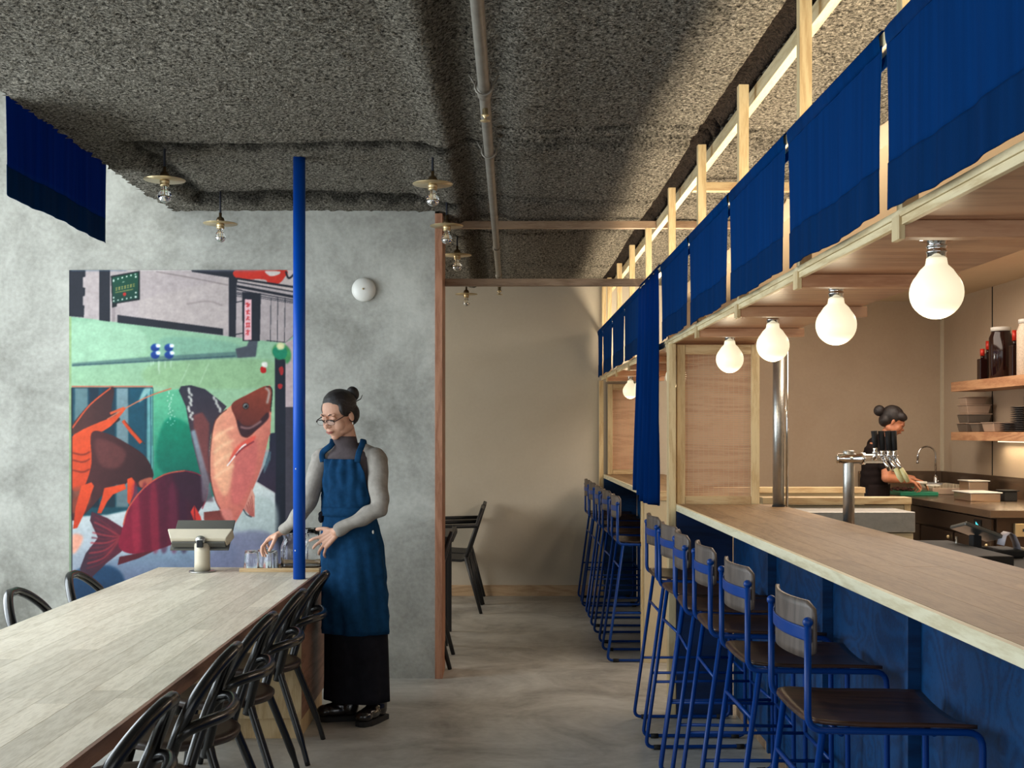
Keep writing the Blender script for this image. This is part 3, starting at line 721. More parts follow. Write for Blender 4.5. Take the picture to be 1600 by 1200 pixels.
stroke(A([(355, 210), (480, 186)]), 1, GD, sm=False); paint(A([(410, 214), (424, 208), (432, 220), (424, 234), (412, 230)]), (190, 44, 40))
stroke(A([(405, 138), (420, 134)]), 1, (190, 190, 170), sm=False)
# blue pegs, drips, ornaments
for x, y in ((635, 590), (730, 590), (635, 640), (732, 640)):
    paint(A([(x-32, y-6), (x-10, y-24), (x+22, y-18), (x+26, y+14), (x, y+30), (x-28, y+18)]), (24, 76, 160), (10, 50, 130), soft=1)
    paint(A([(x+4, y-22), (x+30, y-20), (x+32, y-2), (x+8, y)]), (226, 232, 236), soft=1)
for x, l in ((605, 30), (620, 22), (655, 60), (662, 85), (702, 45), (742, 40)): stroke(A([(x, 685), (x, 690+l)]), 1, (206, 226, 210), 1, .8, sm=False)
stroke(A([(870, 705), (805, 850)]), .9, (190, 220, 190), 1, .7, sm=False); stroke(A([(1005, 700), (940, 850)]), .9, (190, 220, 190), 1, .7, sm=False)
paint(A([(1365, 730), (1385, 722), (1402, 735), (1404, 758), (1385, 770), (1366, 760)]), (190, 28, 30)); paint(A([(1372, 700), (1395, 690), (1412, 700), (1408, 728), (1380, 724)]), (226, 224, 216), soft=1)
# right-hand post, lilac strip, shaded strip
paint(A([(1537, 560), (1640, 500), (1640, 1010), (1537, 1010)]), (186, 166, 168), sm=False)
paint(A([(1537, 1004), (1640, 1004), (1640, 2400), (1537, 2400)]), (70, 66, 78), (84, 80, 92), sm=False)
paint(A([(1465, 655), (1537, 655), (1537, 2400), (1465, 2400)]), (34, 40, 56), (30, 36, 50), sm=False)
paint(A([(1445, 620), (1470, 570), (1530, 570), (1572, 610), (1575, 670), (1545, 705), (1530, 672), (1480, 672)]), (70, 150, 90), soft=2)
paint(A([(1448, 620), (1470, 590), (1530, 590), (1550, 625), (1530, 668), (1475, 666)]), (24, 138, 104)); paint(A([(1475, 575), (1500, 556), (1530, 570), (1525, 600), (1490, 606)]), (210, 210, 160), soft=2)
paint(A([(1492, 735), (1512, 722), (1524, 740), (1520, 778), (1505, 782), (1496, 760)]), (180, 44, 50)); paint(A([(1484, 850), (1500, 842), (1518, 852), (1508, 878), (1490, 874)]), (180, 44, 50))
# tank with teal depths
paint(A([(50, 868), (618, 868), (618, 1300), (50, 1300)])+[], (28, 76, 92), sm=False)
paint(B([(50, -150), (620, -150), (620, 760), (50, 760)]), (22, 70, 90), (16, 74, 88), sm=False)
for a, b_, c in ((75, 165, (96, 128, 134)), (175, 240, (24, 50, 68)), (270, 350, (26, 60, 78)), (365, 445, (118, 146, 154)), (455, 560, (18, 84, 106)), (578, 600, (108, 170, 172))):
    paint(A([(a, 872), (b_, 872), (b_+4, 1700), (a-4, 1700)]), c, [v*.8 for v in c], soft=2, sm=False)
paint(A([(560, 872), (605, 872), (540, 960), (520, 960)]), (130, 176, 176), soft=2)
stroke(A([(53, 861), (618, 861)]), 1.4, (206, 90, 70), sm=False); stroke(A([(53, 870), (618, 870)]), 1.0, (40, 50, 60), sm=False)
stroke(A([(610, 875), (612, 1500)]), 1.4, (120, 190, 180), sm=False)
# deep green centre
paint(A([(620, 900), (880, 870), (900, 1000), (1100, 1750), (620, 1750)]), (92, 178, 140), (0, 116, 96), d=(.1, 1.2), soft=3, sm=False)
paint(B([(720, 60), (900, 150), (960, 450), (700, 440), (640, 300)]), (0, 138, 106), (0, 108, 92), soft=8)
for i in range(24):
    x = 735+random.uniform(-18, 18)+(8*(i % 3)); y = 900+i*10
    paint(A([(x-3, y-3), (x+3, y-3), (x+3, y+3), (x-3, y+3)]), (214, 232, 220), op=.8)
# pale ground at the foot of the painting
paint(B([(50, 745), (300, 730), (440, 700), (640, 640), (980, 640), (1100, 560), (1330, 500), (1465, 580), (1465, 1400), (50, 1400)]), (204, 212, 208), (120, 132, 158), d=(.1, 1.15), soft=3, sm=False)
paint(B([(300, 1060), (600, 980), (1000, 900), (1200, 960), (1100, 1120), (600, 1200), (280, 1200)]), (126, 160, 180), (96, 104, 136), soft=14, op=.8)
paint(B([(1180, 620), (1460, 640), (1460, 900), (1240, 880)]), (176, 190, 186), soft=14, op=.7); paint(B([(1100, 900), (1460, 880), (1460, 1300), (900, 1300)]), (120, 122, 152), soft=18, op=.8)
paint(B([(60, 870), (130, 880), (110, 950), (60, 1000)]), (226, 160, 136), soft=6); paint(B([(50, 1140), (300, 1080), (420, 1180), (400, 1400), (50, 1400)]), (34, 74, 110), (26, 56, 90), soft=8)
# lobster
paint(A([(50, 1180), (62, 1120), (180, 980), (322, 868), (348, 900), (332, 1030), (390, 1090), (300, 1140), (120, 1210)]), (92, 54, 50), (64, 40, 44), d=(1, 0))
stroke(A([(58, 1150), (180, 990), (325, 872)]), 2.2, (206, 84, 50)); stroke(A([(300, 1090), (450, 1000), (600, 925), (745, 876)]), 2.0, (200, 116, 86)); stroke(A([(320, 1050), (420, 1010)]), 4, (212, 90, 50))
paint(B([(50, 210), (110, 150), (240, 90), (340, 50), (430, -10), (330, 110), (220, 190), (200, 320), (160, 520), (60, 560), (50, 400)]), (222, 84, 40), (200, 66, 34), d=(.3, 1))
paint(B([(190, 165), (300, 165), (430, 230), (560, 320), (618, 430), (610, 488), (560, 545), (500, 530), (450, 500), (420, 520), (330, 530), (260, 600), (150, 720), (60, 770), (55, 640), (130, 560), (190, 380)]), (92, 46, 46), (54, 30, 36), d=(.8, .2))
paint(B([(220, 210), (340, 230), (430, 300), (380, 400), (250, 380)]), (116, 62, 60), soft=10, op=.7); paint(B([(50, 560), (150, 540), (180, 640), (60, 720)]), (150, 70, 50), soft=6, op=.8)
paint(B([(520, 500), (600, 470), (612, 496), (545, 545)]), (176, 92, 70), soft=1)
for y in (300, 350, 420): stroke(B([(60, y), (130, y+14), (180, y-8)]), 2, (120, 44, 30), 1)
OR = (224, 78, 36)
paint(B([(120, 530), (190, 505), (208, 530), (150, 700), (92, 822), (62, 828), (80, 680)]), OR, (196, 60, 30), sm=False)
paint(B([(280, 545), (420, 515), (432, 550), (340, 590), (300, 640), (258, 722), (230, 718), (262, 620)]), OR, (206, 66, 32), sm=False)
paint(B([(440, 482), (470, 470), (492, 500), (484, 580), (455, 665), (440, 640)]), OR, (206, 66, 32), sm=False)
stroke(A([(410, 1098), (470, 1180)]) + B([(500, 190), (535, 232)]), 5.4, (206, 74, 36), sm=False); stroke(A([(420, 1100), (560, 1260)]), 1, (90, 40, 30), sm=False)
# crimson fish
paint(B([(408, 820), (300, 752), (192, 708), (180, 770), (236, 890), (150, 1000), (112, 1100), (114, 1180), (190, 1168), (300, 1062), (400, 985), (440, 900)]), (104, 34, 52), (70, 46, 62), d=(-1, .3), sm=False)
for i in range(11):
    a = i/10; stroke(B([(390, 880+20*a), (300-20*a, 800+250*a), (215-60*a, 745+360*a)]), 2.2, (176, 56, 66) if i % 2 else (116, 40, 56), 1, .8)
paint(B([(404, 830), (430, 740), (470, 640), (560, 540), (700, 452), (850, 424), (950, 460), (996, 560), (985, 640), (940, 700), (880, 830), (760, 930), (600, 985), (460, 1000), (380, 950)]), (142, 26, 56), (56, 26, 48), d=(1, -.35))
for x, c in ((470, (170, 40, 66)), (540, (108, 20, 48)), (600, (150, 34, 60)), (660, (84, 22, 50)), (730, (112, 34, 64)), (800, (58, 24, 52))):
    paint(B([(x, 560), (x+40, 540), (x+60, 940), (x+10, 960)]), c, soft=6, op=.6)
paint(B([(760, 440), (900, 440), (985, 540), (960, 660), (880, 650), (800, 560)]), (60, 30, 50), soft=10, op=.8)
stroke(B([(412, 800), (450, 680), (560, 540), (700, 450), (840, 424)]), 2.0, (196, 84, 66)); stroke(B([(840, 424), (950, 458), (998, 560), (960, 690)]), 1.6, (150, 40, 60))
paint(B([(372, 1080), (385, 1022), (560, 990), (640, 975), (520, 1032)]), (96, 32, 44), sm=False); paint(B([(878, 710), (905, 664), (950, 745), (972, 845), (935, 845)]), (226, 60, 50), (200, 50, 44), sm=False)
stroke(B([(905, 668), (912, 780), (940, 840)]), 1.6, (120, 30, 40)); stroke(B([(955, 730), (975, 840)]), 2, (200, 200, 200), 1)
# salmon-coloured fish with a dark wing fin
paint(A([(797, 890), (812, 860), (880, 852), (980, 880), (1070, 950), (1130, 1000), (1060, 1090), (1020, 1200)])+B([(1008, 300), (1018, 500), (985, 560), (945, 440), (890, 220), (860, 60), (846, -20)]), (52, 52, 68), (96, 62, 66), sm=False)
paint(A([(900, 1060), (960, 1040), (1010, 1120)])+B([(1000, 300), (1010, 450), (960, 400), (900, 120)]), (122, 66, 66), soft=4, sm=False)
paint(B([(880, 150), (910, 140), (1010, 500), (1040, 640), (960, 640), (950, 440)]), (150, 176, 190), (110, 90, 100), soft=4, sm=False, op=.8)
for i in range(16): 
    x = 862+random.uniform(-6, 46)*(.4+i/26); y = 870+i*14; stroke(A([(x, y), (x+10, y+16)]), 3.2, (214, 216, 206), 1, .85, sm=False)
for i in range(10):
    x = 1035+i*5+random.uniform(-8, 8); y = 930+i*11; stroke(A([(x, y), (x+12, y+12)]), 3, (212, 214, 204), 1, .8, sm=False)
paint(B([(1430, 165), (1470, 160), (1470, 580), (1340, 500), (1395, 380), (1425, 280)]), (40, 44, 66), (60, 46, 66), sm=False)
for i in range(7): stroke(B([(1380+i*9, 290), (1392+i*6, 440-i*14)]), 1, (120, 180, 184), 1, .8, sm=False)
paint(A([(1140, 1010), (1250, 930), (1400, 862), (1440, 890), (1432, 1200)])+B([(1425, 180), (1370, 400), (1300, 580), (1230, 720), (1170, 800), (1110, 760), (1080, 690), (1030, 560), (1015, 400), (1020, 250), (1045, 90)])+A([(1060, 1090)]), (232, 160, 128), (196, 96, 88), d=(.6, .7))
paint(B([(1070, 150), (1150, 200), (1180, 420), (1120, 600), (1050, 480), (1040, 260)]), (236, 176, 138), soft=10, op=.8)
paint(B([(1200, 300), (1330, 200), (1330, 420), (1230, 640), (1160, 620)]), (204, 104, 100), soft=12, op=.8)
for y in (160, 250, 340, 430): stroke(B([(1040, y+50), (1100, y), (1180, y-40)]), 4, (246, 200, 160), 5, .6)
paint(A([(1165, 985), (1280, 915), (1400, 858), (1444, 885), (1436, 1000), (1400, 1090), (1300, 1200)])+B([(1250, 192), (1212, 130)])+A([(1190, 1080)]), (150, 66, 46), (96, 44, 42), d=(-.2, 1))
paint(B([(1205, 70), (1250, 110), (1330, 100), (1410, 20), (1420, 60), (1350, 130), (1250, 190), (1212, 140)]), (70, 40, 48), soft=1)
stroke(B([(1225, 120), (1290, 128), (1370, 80)]), 3, (150, 110, 110), 2); stroke(A([(1398, 870), (1425, 900), (1410, 980)]), 3.5, (176, 160, 152), 2); stroke(A([(1405, 862), (1444, 884), (1434, 1040)]), 1.6, (40, 30, 34))
def disc(c, r, col, tr=A, op=1.0): paint(tr([(c[0]+r*math.cos(a), c[1]+r*math.sin(a)) for a in np.linspace(0, 2*PI, 14)[:-1]]), col, op=op)
disc((1262, 998), 23, (50, 32, 30)); disc((1262, 998), 17, (150, 160, 160)); disc((1263, 999), 13, (24, 22, 26)); disc((1258, 992), 3, (230, 230, 230))
paint(B([(1140, 390), (1175, 290), (1240, 225), (1330, 180), (1300, 240), (1210, 300)]), (226, 92, 76), soft=2); stroke(B([(1132, 392), (1180, 330), (1235, 260), (1265, 240)]), 2.2, (238, 230, 226)); stroke(B([(1190, 320), (1240, 270), (1320, 220)]), 2.6, (150, 60, 66))
stroke(A([(1130, 1020), (1050, 1100)])+B([(1018, 260), (1014, 450), (1050, 620), (1085, 690)]), 1.5, (104, 50, 50))
paint(B([(970, 712), (1080, 700), (1150, 720), (1175, 790), (1100, 822), (1040, 840), (975, 836)]), (122, 56, 52), (160, 76, 70), sm=False)
paint(B([(1090, 700), (1160, 700), (1170, 780), (1120, 770)]), (216, 128, 116), soft=4)
paint(B([(1248, 690), (1305, 545), (1325, 600), (1325, 745), (1300, 744)]), (222, 160, 138), (190, 110, 100), sm=False)
for k in range(4): stroke(B([(1268+k*12, 660-k*20), (1290+k*8, 738)]), 1.0, (150, 70, 64), sm=False)
stroke(B([(1245, 692), (1270, 730), (1303, 746)]), 1.6, (30, 40, 54))
# painted left margin
paint(A([(20, 374), (52, 378), (52, 2600), (20, 2600)]), (150, 178, 124), (132, 148, 128), sm=False); stroke(A([(54, 870), (54, 2400)]), 1.4, (30, 36, 40), sm=False)
gm = cv.mean(-1, keepdims=True); cv = gm+(cv-gm)*.88; cv = 255*(np.clip(cv, 0, 255)/255)**1.15
cv = np.clip(cv*(1+.008*NS[0]+.012*NS[2])[..., None], 0, 255)
mc, nt, b = newmat('mural paint'); ca = N(nt, 'ShaderNodeVertexColor'); ca.layer_name = 'paint'; nt.links.new(ca.outputs[0], b.inputs['Base Color'])
b.inputs['Roughness'].default_value = .6; b.inputs['Specular IOR Level'].default_value = .2; M['mural'] = mc
s_ = 6.775/1800; gxm = (PX0+np.arange(MW+1)-785)*s_; gzm = EYE-(PY0+np.arange(MH+1)-675)*s_
XX, ZZ = np.meshgrid(gxm, gzm); org = Vector((gxm.mean(), 6.775, gzm[-1]))
vs = np.stack([XX-org.x, np.zeros_like(XX), ZZ-org.z], -1).reshape(-1, 3)
idx = np.arange((MH+1)*(MW+1)).reshape(MH+1, MW+1); q = np.stack([idx[1:, :-1], idx[1:, 1:], idx[:-1, 1:], idx[:-1, :-1]], -1).reshape(-1, 4)
me = bpy.data.meshes.new('mural'); me.vertices.add(len(vs)); me.vertices.foreach_set('co', vs.ravel()); me.loops.add(q.size); me.loops.foreach_set('vertex_index', q.ravel())
me.polygons.add(len(q)); me.polygons.foreach_set('loop_start', np.arange(0, q.size, 4)); me.polygons.foreach_set('loop_total', np.full(len(q), 4)); me.update(calc_edges=True)
cp = np.pad(cv, ((0, 1), (0, 1), (0, 0)), mode='edge'); cp = (cp+np.roll(cp, 1, 0)+np.roll(cp, 1, 1)+np.roll(np.roll(cp, 1, 0), 1, 1))/4; cp[0, :] = cp[1, :]; cp[:, 0] = cp[:, 1]
cn_ = cp/255.; cl = np.where(cn_ <= .04045, cn_/12.92, ((cn_+.055)/1.055)**2.4)
at = me.color_attributes.new('paint', 'FLOAT_COLOR', 'POINT'); at.data.foreach_set('color', np.concatenate([cl, np.ones(cl.shape[:2]+(1,))], -1).reshape(-1))
me.materials.append(mc); mu_o = bpy.data.objects.new('mural', me); COL.objects.link(mu_o); mu_o.location = org
tag(mu_o, 'large painted mural of two fish and a lobster on the grey wall', 'mural')

# ================================================================ COMMUNAL TABLE
TZ = .728
t = thing('communal_table', 'long pale wood communal table with dark edge and box pedestal', 'table', (-1.39, 3.7, 0))
staves(t, -1.835, -.952, .9, 6.15, TZ-.045, TZ, 9, (.9, 1.7), 'table', 5)
MB().box(-.952, -.94, .9, 6.15, TZ-.045, TZ-.0003).build('edge_strip', 'edge', t, .001)
MB().box(-1.74, -.945, 5.42, 6.12, .10, TZ-.046).build('pedestal', 'oakZ', t, .002)
MB().box(-.9448, -.9435, 5.42, 6.12, .10, TZ-.046).build('pedestal_side', 'edge', t)
MB().box(-1.73, -.955, 5.45, 6.10, 0, .0995).build('plinth', 'oakZ', t, .001)
MB().box(-1.74, -.96, 1.5, 2.2, 0, TZ-.046).build('pedestal', 'oakZ', t, .002)
# blue pole
t = thing('blue_column', 'slim round blue pole from the table top up to the ceiling', 'column', (-.998, 5.66, TZ))
MB().lathe([(.0300, TZ+.001), (.0300, 2.80)], (-.998, 5.66, 0), 28).build('shaft', 'bluepole', t)
for z, a in ((1.27, -2.0), (.87, -2.1)): MB().ell((-.998+.0295*math.cos(a), 5.66+.0295*math.sin(a), z), (.003, .003, .004)).build('paint_chip', 'white', t)
# payment stand
t = thing('payment_terminal', 'white tablet payment stand on a round pillar on the table', 'terminal', (-1.55, 5.95, TZ))
c = (-1.55, 5.95, 0)
MB().lathe([(.068, TZ+.0005), (.068, TZ+.005), (.064, TZ+.007)], c, 32).build('base_plate', 'steel', t)
MB().lathe([(.041, TZ+.007), (.0395, TZ+.05), (.0395, TZ+.105), (.041, TZ+.15)], c, 32).build('pillar', 'offwhite', t)
R_ = Matrix.Translation((-1.565, 5.965, TZ+.176)) @ Matrix.Rotation(math.radians(-47), 4, 'X')
hd = MB(); w0, w1 = .168, .138
vs = []
for z, hw, hy in ((-.036, w1, .016), (-.031, w1+.006, .03), (.028, w0, .034), (.036, w0-.004, .028)):
    vs.append([R_ @ Vector((x, y, z)) for x, y in ((-hw, -hy), (hw, -hy), (hw, hy), (-hw, hy))])
hd.rings(vs, smooth=False).build('housing', 'offwhite', t, .004)
MB().box(-.152, .152, .030, .040, -.056, .150, R_).build('tablet', 'greytablet', t, .003)
MB().box(-.146, .146, .0395, .0415, -.050, .142, R_).build('display', 'screen', t)
MB().box(-.138, .138, -.012, .022, -.048, -.038, R_).build('card_reader', 'greytablet', t, .002)
MB().ell((-1.55, 5.915, TZ+.168), (.028, .02, .022)).build('hinge_cap', 'steel', t)
MB().box(-1.566, -1.534, 5.893, 5.915, TZ+.130, TZ+.168).build('hinge', 'screen', t, .003)
# tray and glasses
t = thing('wooden_tray', 'flat wooden tray of glassware at the far table corner', 'tray', (-1.15, 6.03, TZ))
MB().box(-1.356, -.944, 5.935, 6.135, TZ+.0005, TZ+.012).build('board', 'trayw', t, .001)
MB().box(-1.356, -.944, 5.935, 5.943, TZ+.0122, TZ+.020).build('lip', 'trayw', t, .001); MB().box(-1.356, -.944, 6.127, 6.135, TZ+.0122, TZ+.020).build('lip', 'trayw', t, .001)
TT = TZ+.0125
def tumbler(label, x, y, z0, g):
    pr = [(.040, 0), (.041, .004), (.0375, .055), (.035, .085), (.031, .094), (.002, .096), (.002, .088), (.029, .086), (.0325, .08), (.035, .052), (.0385, .003), (.040, 0)]
    m_ = MB(); n = 32; R = []
    for i, (r, z) in enumerate(pr):
        R.append([((r*(1+(.02*math.cos(8*a) if i in (1, 2, 3) else 0)))*math.cos(a)+x, (r*(1+(.02*math.cos(8*a) if i in (1, 2, 3) else 0)))*math.sin(a)+y, z0+z) for a in [2*PI*j/n for j in range(n)]])
    m_.rings(R, cap=False); return tag(m_.build('tumbler', 'glass'), label, 'glass', g)
GG = 'upturned tumblers on the tray'
tumbler('upturned clear tumbler at the mural end of the tray', -1.305, 5.99, TT, GG)
tumbler('upturned clear tumbler under the standing woman\'s fingers', -1.205, 5.99, TT, GG)
tumbler('upturned clear tumbler behind, between two others on the tray', -1.255, 6.075, TT, GG)
def jug(label, x, y, g):
    pr = [(.052, 0), (.054, .012), (.054, .085), (.050, .115), (.040, .140), (.036, .150), (.040, .165), (.044, .205), (.0425, .206), (.0385, .165), (.0345, .150), (.0385, .138), (.048, .113), (.0515, .085), (.0515, .012), (.045, .006), (.001, .006)]
    n = 36; R = []
    for i, (r, z) in enumerate(pr):
        k = .03 if i in (1, 2, 3, 6, 7) else 0
        R.append([(r*(1+k*math.cos(10*a))*math.cos(a)+x, r*(1+k*math.cos(10*a))*math.sin(a)+y, TT+z) for a in [2*PI*j/n for j in range(n)]])
    return tag(MB().rings(R, cap=False).build('carafe', 'glass'), label, 'carafe', g)
jug('clear fluted glass carafe left of the blue pole on the tray', -1.108, 6.03, 'glass carafes on the tray')
jug('clear fluted glass carafe beside the woman, right of the blue pole', -.998, 6.02, 'glass carafes on the tray')

# ================================================================ BISTRO CHAIRS (black, hooped back)
def bistro():
    t = thing('dining_chair', 'x', 'chair', (0, 0, 0), 'black hoop-backed dining chairs at the communal table')
    MB().lathe([(.0, .375), (.165, .375), (.196, .385), (.205, .398), (.205, .408), (.196, .415), (.17, .414), (.14, .409), (0, .407)], (0, 0, 0), 40).build('seat', 'blackseat', t)
    half = [(.130, .158, .36), (.150, .172, .44), (.183, .194, .55), (.218, .203, .64), (.255, .172, .715), (.292, .108, .772), (.315, .045, .800)]
    P = half+[(.318, 0, .803)]+[(x, -y, z) for x, y, z in half[::-1]]
    MB().tube(smooth_path(P, 5), .0185, 12).build('back_hoop', 'black', t)
    ring = [(.195, .200, .585), (.225, .205, .612), (.268, .165, .625), (.298, .085, .624), (.306, 0, .622)]
    ring = ring+[(x, -y, z) for x, y, z in ring[::-1][1:]]
    MB().tube(smooth_path(ring, 5), .0165, 12, flat=1.1).build('lumbar_ring', 'black', t)
    for s in (1, -1):
        MB().tube(smooth_path([(.14, s*.160, .40), (.165, s*.172, .33), (.24, s*.205, .12), (.275, s*.215, 0)], 4), [.018]*3+[.016]*6+[.012]*4, 12).build('leg', 'black', t)
        MB().tube([(-.13, s*.13, .385), (-.17, s*.165, .2), (-.20, s*.19, 0)], [.018, .016, .012], 12).build('leg', 'black', t)
    return t
proto = bistro(); first = True
rows = [(-1.12, 5.22, 0, 'black hooped chair tucked at the table corner nearest the woman'), (-1.12, 4.61, 1, 'black hooped chair second from the woman on the bar side of the table'),
        (-1.125, 4.03, -1, 'black hooped chair third from the woman, middle of the bar-side row'), (-1.115, 3.43, 1, 'black hooped chair fourth from the woman, next to nearest the camera'),
        (-1.12, 2.77, -1, 'black hooped chair nearest the camera, mostly below the picture edge'),
        (-1.63, 5.22, 180, 'black hooped chair across the table, its hoop before the mural corner'), (-1.66, 4.66, 181, 'black hooped chair across the table, its hoop before the bare plaster')]
for x, y, a, lb in rows:
    c = proto if first else copy_tree(proto); first = False
    c.location = (x, y, 0); c.rotation_euler = (0, 0, math.radians(a)); c['label'] = lb

# ================================================================ BAR STOOLS
def stool():
    t = thing('bar_stool', 'x', 'stool', (0, 0, 0), 'blue steel bar stools')
    for s in (1, -1):
        y = s*.185
        P = [(-.180, y, .997), (-.180, y, .742), (.235, y, .736), (.240, y, .012), (-.245, y, .012), (-.145, y, .735)]
        MB().tube(fillet(P, .038, 5), .0088, 10).build('side_frame', 'bluetube', t)
        MB().tube([(-.203, y, .31), (.238, y, .31)], .0065, 8).build('side_bar', 'bluetube', t)
        MB().ell((-.180, y, .998), (.0125, .0125, .0125)).build('post_cap', 'bluetube', t)
        for x in (-.19, .19): MB().tube([(x-.018, y, .0115), (x+.018, y, .0115)], .0112, 10).build('foot_cap', 'matteblack', t)
    MB().tube([(-.1645, -.185, .597), (-.1645, .185, .597)], .0065, 8).build('rear_bar', 'bluetube', t)
    MB().tube([(.239, -.185, .31), (.239, .185, .31)], .0075, 8).build('foot_rest', 'bluetube', t)
    MB().tube([(.12, -.185, .733), (.12, .185, .733)], .007, 8).build('seat_rail', 'bluetube', t); MB().tube([(-.10, -.185, .733), (-.10, .185, .733)], .007, 8).build('seat_rail', 'bluetube', t)
    def strip(nm, x0, z0, z1, hw, thk, mt_, bow, parent, rc=0.0):
        n = 24; R = []
        m_ = MB(); k = 8; grid = []
        for j in range(k+1):
            w = j/k; z = z0+(z1-z0)*w; d = min(w, 1-w)*(z1-z0)
            ins = rc-math.sqrt(max(0, rc*rc-max(0, rc-d)**2)) if rc else 0
            row = []
            for i in range(n+1):
                u = -1+2*i/n; yy = u*(hw-ins); row.append((x0-bow*(1-(yy/hw)**2), yy, z))
            grid.append(row)
        vs = [p for r in grid for p in r]; m_.add(vs, [(j*(n+1)+i, j*(n+1)+i+1, (j+1)*(n+1)+i+1, (j+1)*(n+1)+i) for j in range(k) for i in range(n)], True)
        o = m_.build(nm, mt_, parent); sd = o.modifiers.new('s', 'SOLIDIFY'); sd.thickness = thk; sd.offset = 0; return o
    strip('back_strip', -.172, .950, .982, .185, .003, 'bluetube', .030, t)
    strip('backrest', -.160, .905, 1.045, .180, .009, 'backply', .036, t, rc=.03)
    m_ = MB(); n = 16; k = 16; vs = []
    for j in range(k+1):
        v = -1+2*j/k
        for i in range(n+1):
            u = -1+2*i/n; cx = 1-.0*abs(u)
            r = .06; ax, ay = .2, .188
            x = u*ax; y = v*ay
            ex = max(0, abs(x)-(ax-r)); ey = max(0, abs(y)-(ay-r))
            if ex > 0 and ey > 0 and x < 0:
                L = math.hypot(ex, ey); f = r/max(L, r) if L > r else 1; 
                x = -(ax-r)-ex*f; y = math.copysign((ay-r)+ey*f, y)
            z = .754-.020*(1-(y/ay)**2)*(.45+.55*(x/ax+1)/2)+.010*(max(0, -x/ax)**2)-.004*max(0, x/ax)**3
            vs.append((.022+x, y, z))
    m_.add(vs, [(j*(n+1)+i, j*(n+1)+i+1, (j+1)*(n+1)+i+1, (j+1)*(n+1)+i) for j in range(k) for i in range(n)], True)
    o = m_.build('seat', 'seat', t); sd = o.modifiers.new('s', 'SOLIDIFY'); sd.thickness = .010; sd.offset = 0
    return t
proto = stool(); first = True
ords = ['nearest the camera', 'second from the camera', 'third from the camera', 'fourth from the camera', 'fifth from the camera', 'sixth from the camera, before the timber post']
st = [(.905, 2.92, 0, 'blue steel bar stool with walnut seat, '+ords[0]), (.905, 3.61, 1, 'blue steel bar stool at the near counter, '+ords[1]), (.905, 4.18, -1, 'blue steel bar stool at the near counter, '+ords[2]),
      (.90, 4.66, -3, 'blue steel bar stool at the near counter, '+ords[3]), (.905, 5.08, 2, 'blue steel bar stool at the near counter, '+ords[4]), (.91, 5.64, 0, 'blue bar stool at the near counter, '+ords[5])]
fo = ['nearest of the far five', 'second of the far five', 'middle one of the far five', 'fourth of the far five', 'closest to the far wall']
st += [(.905, y, a, 'blue bar stool at the far counter, '+f) for y, a, f in zip((7.44, 8.10, 8.75, 9.36, 9.88), (0, 1, -1, 1, 0), fo)]
for x, y, a, lb in st:
    c = proto if first else copy_tree(proto); first = False
    c.location = (x, y, 0); c.rotation_euler = (0, 0, math.radians(a)); c['label'] = lb

# ================================================================ BACK ROOM TABLE AND ARMCHAIRS
t = thing('dark_table', 'dark table half hidden behind the timber jamb in the back room', 'table', (-.9, 8.1, 0))
MB().box(-1.6, -.33, 7.75, 8.45, .71, .745).build('table_top', 'blackmetal', t, .003)
for x in (-1.5, -.39):
    for y in (7.82, 8.38): MB().box(x-.02, x+.02, y-.02, y+.02, 0, .709).build('leg', 'blackmetal', t)
def armchair():
    t = thing('armchair', 'x', 'chair', (0, 0, 0), 'black metal armchairs in the back room')
    MB().prism([(-.24, .435), (-.20, .45), (.14, .43), (.20, .445), (.20, .425), (.14, .41), (-.20, .43), (-.24, .415)], .42, 'Y', -.21).build('seat', 'blackmetal', t, .003)
    MB().prism([(.17, .44), (.30, .84), (.325, .835), (.195, .435)], .40, 'Y', -.20).build('backrest', 'blackmetal', t, .003)
    for s in (1, -1):
        y = s*.225
        MB().tube(fillet([(.27, y, .70), (-.12, y, .69), (-.20, y, .64), (-.235, y, .44)], .06), .013, 8, flat=1.2).build('armrest', 'blackmetal', t)
        MB().tube([(.18, y, .45), (.30, s*.235, 0)], [.019, .013], 8).build('leg', 'blackmetal', t)
        MB().tube([(-.22, y, .45), (-.27, s*.235, 0)], [.019, .013], 8).build('leg', 'blackmetal', t)
        MB().tube([(.18, y, .45), (.31, s*.215, .84)], .014, 8).build('back_upright', 'blackmetal', t)
    return t
proto = armchair()
for i, (x, y, lb) in enumerate([(-.47, 9.42, 'black metal armchair in the back room, nearer of the two seen whole'), (-.46, 9.92, 'black metal armchair in the back room, right against the far wall'),
                                (-.62, 7.27, 'black chair behind the timber jamb, only two leg tips showing')]):
    c = proto if i == 0 else copy_tree(proto); c.location = (x, y, 0); c['label'] = lb

# ================================================================ KITCHEN
t = thing('low_wall', 'low cream boarded wall with timber cap between bar and kitchen', 'partition', (1.9, 6.38, 0))
MB().box(1.43, 2.25, 6.36, 6.42, 0, 1.045).build('boarding', 'cream', t); MB().box(1.43, 2.25, 6.33, 6.44, 1.052, 1.09).build('cap', 'pineX', t, .003)
MB().box(2.215, 2.25, 6.345, 6.36, .92, 1.051).build('trim_post', 'pineZ', t, .002)
t = thing('low_wall', 'low timber-capped wall farther back, ending behind the beer tap', 'partition', (2.1, 8.3, 0))
MB().box(1.46, 2.60, 8.28, 8.33, 0, 1.01).build('boarding', 'cream', t); MB().box(1.46, 2.60, 8.25, 8.35, 1.012, 1.053).build('cap', 'pineX', t, .003)
t = thing('bar_sink', 'stainless sink unit in front of the low cream wall', 'sink', (1.8, 6.1, 0))
MB().box(1.44, 2.14, 5.97, 6.32, .93, 1.035).build('basin_front', 'steel', t, .003); MB().box(1.44, 2.135, 5.985, 6.31, 0, .925).build('cabinet', 'cream', t, .003)
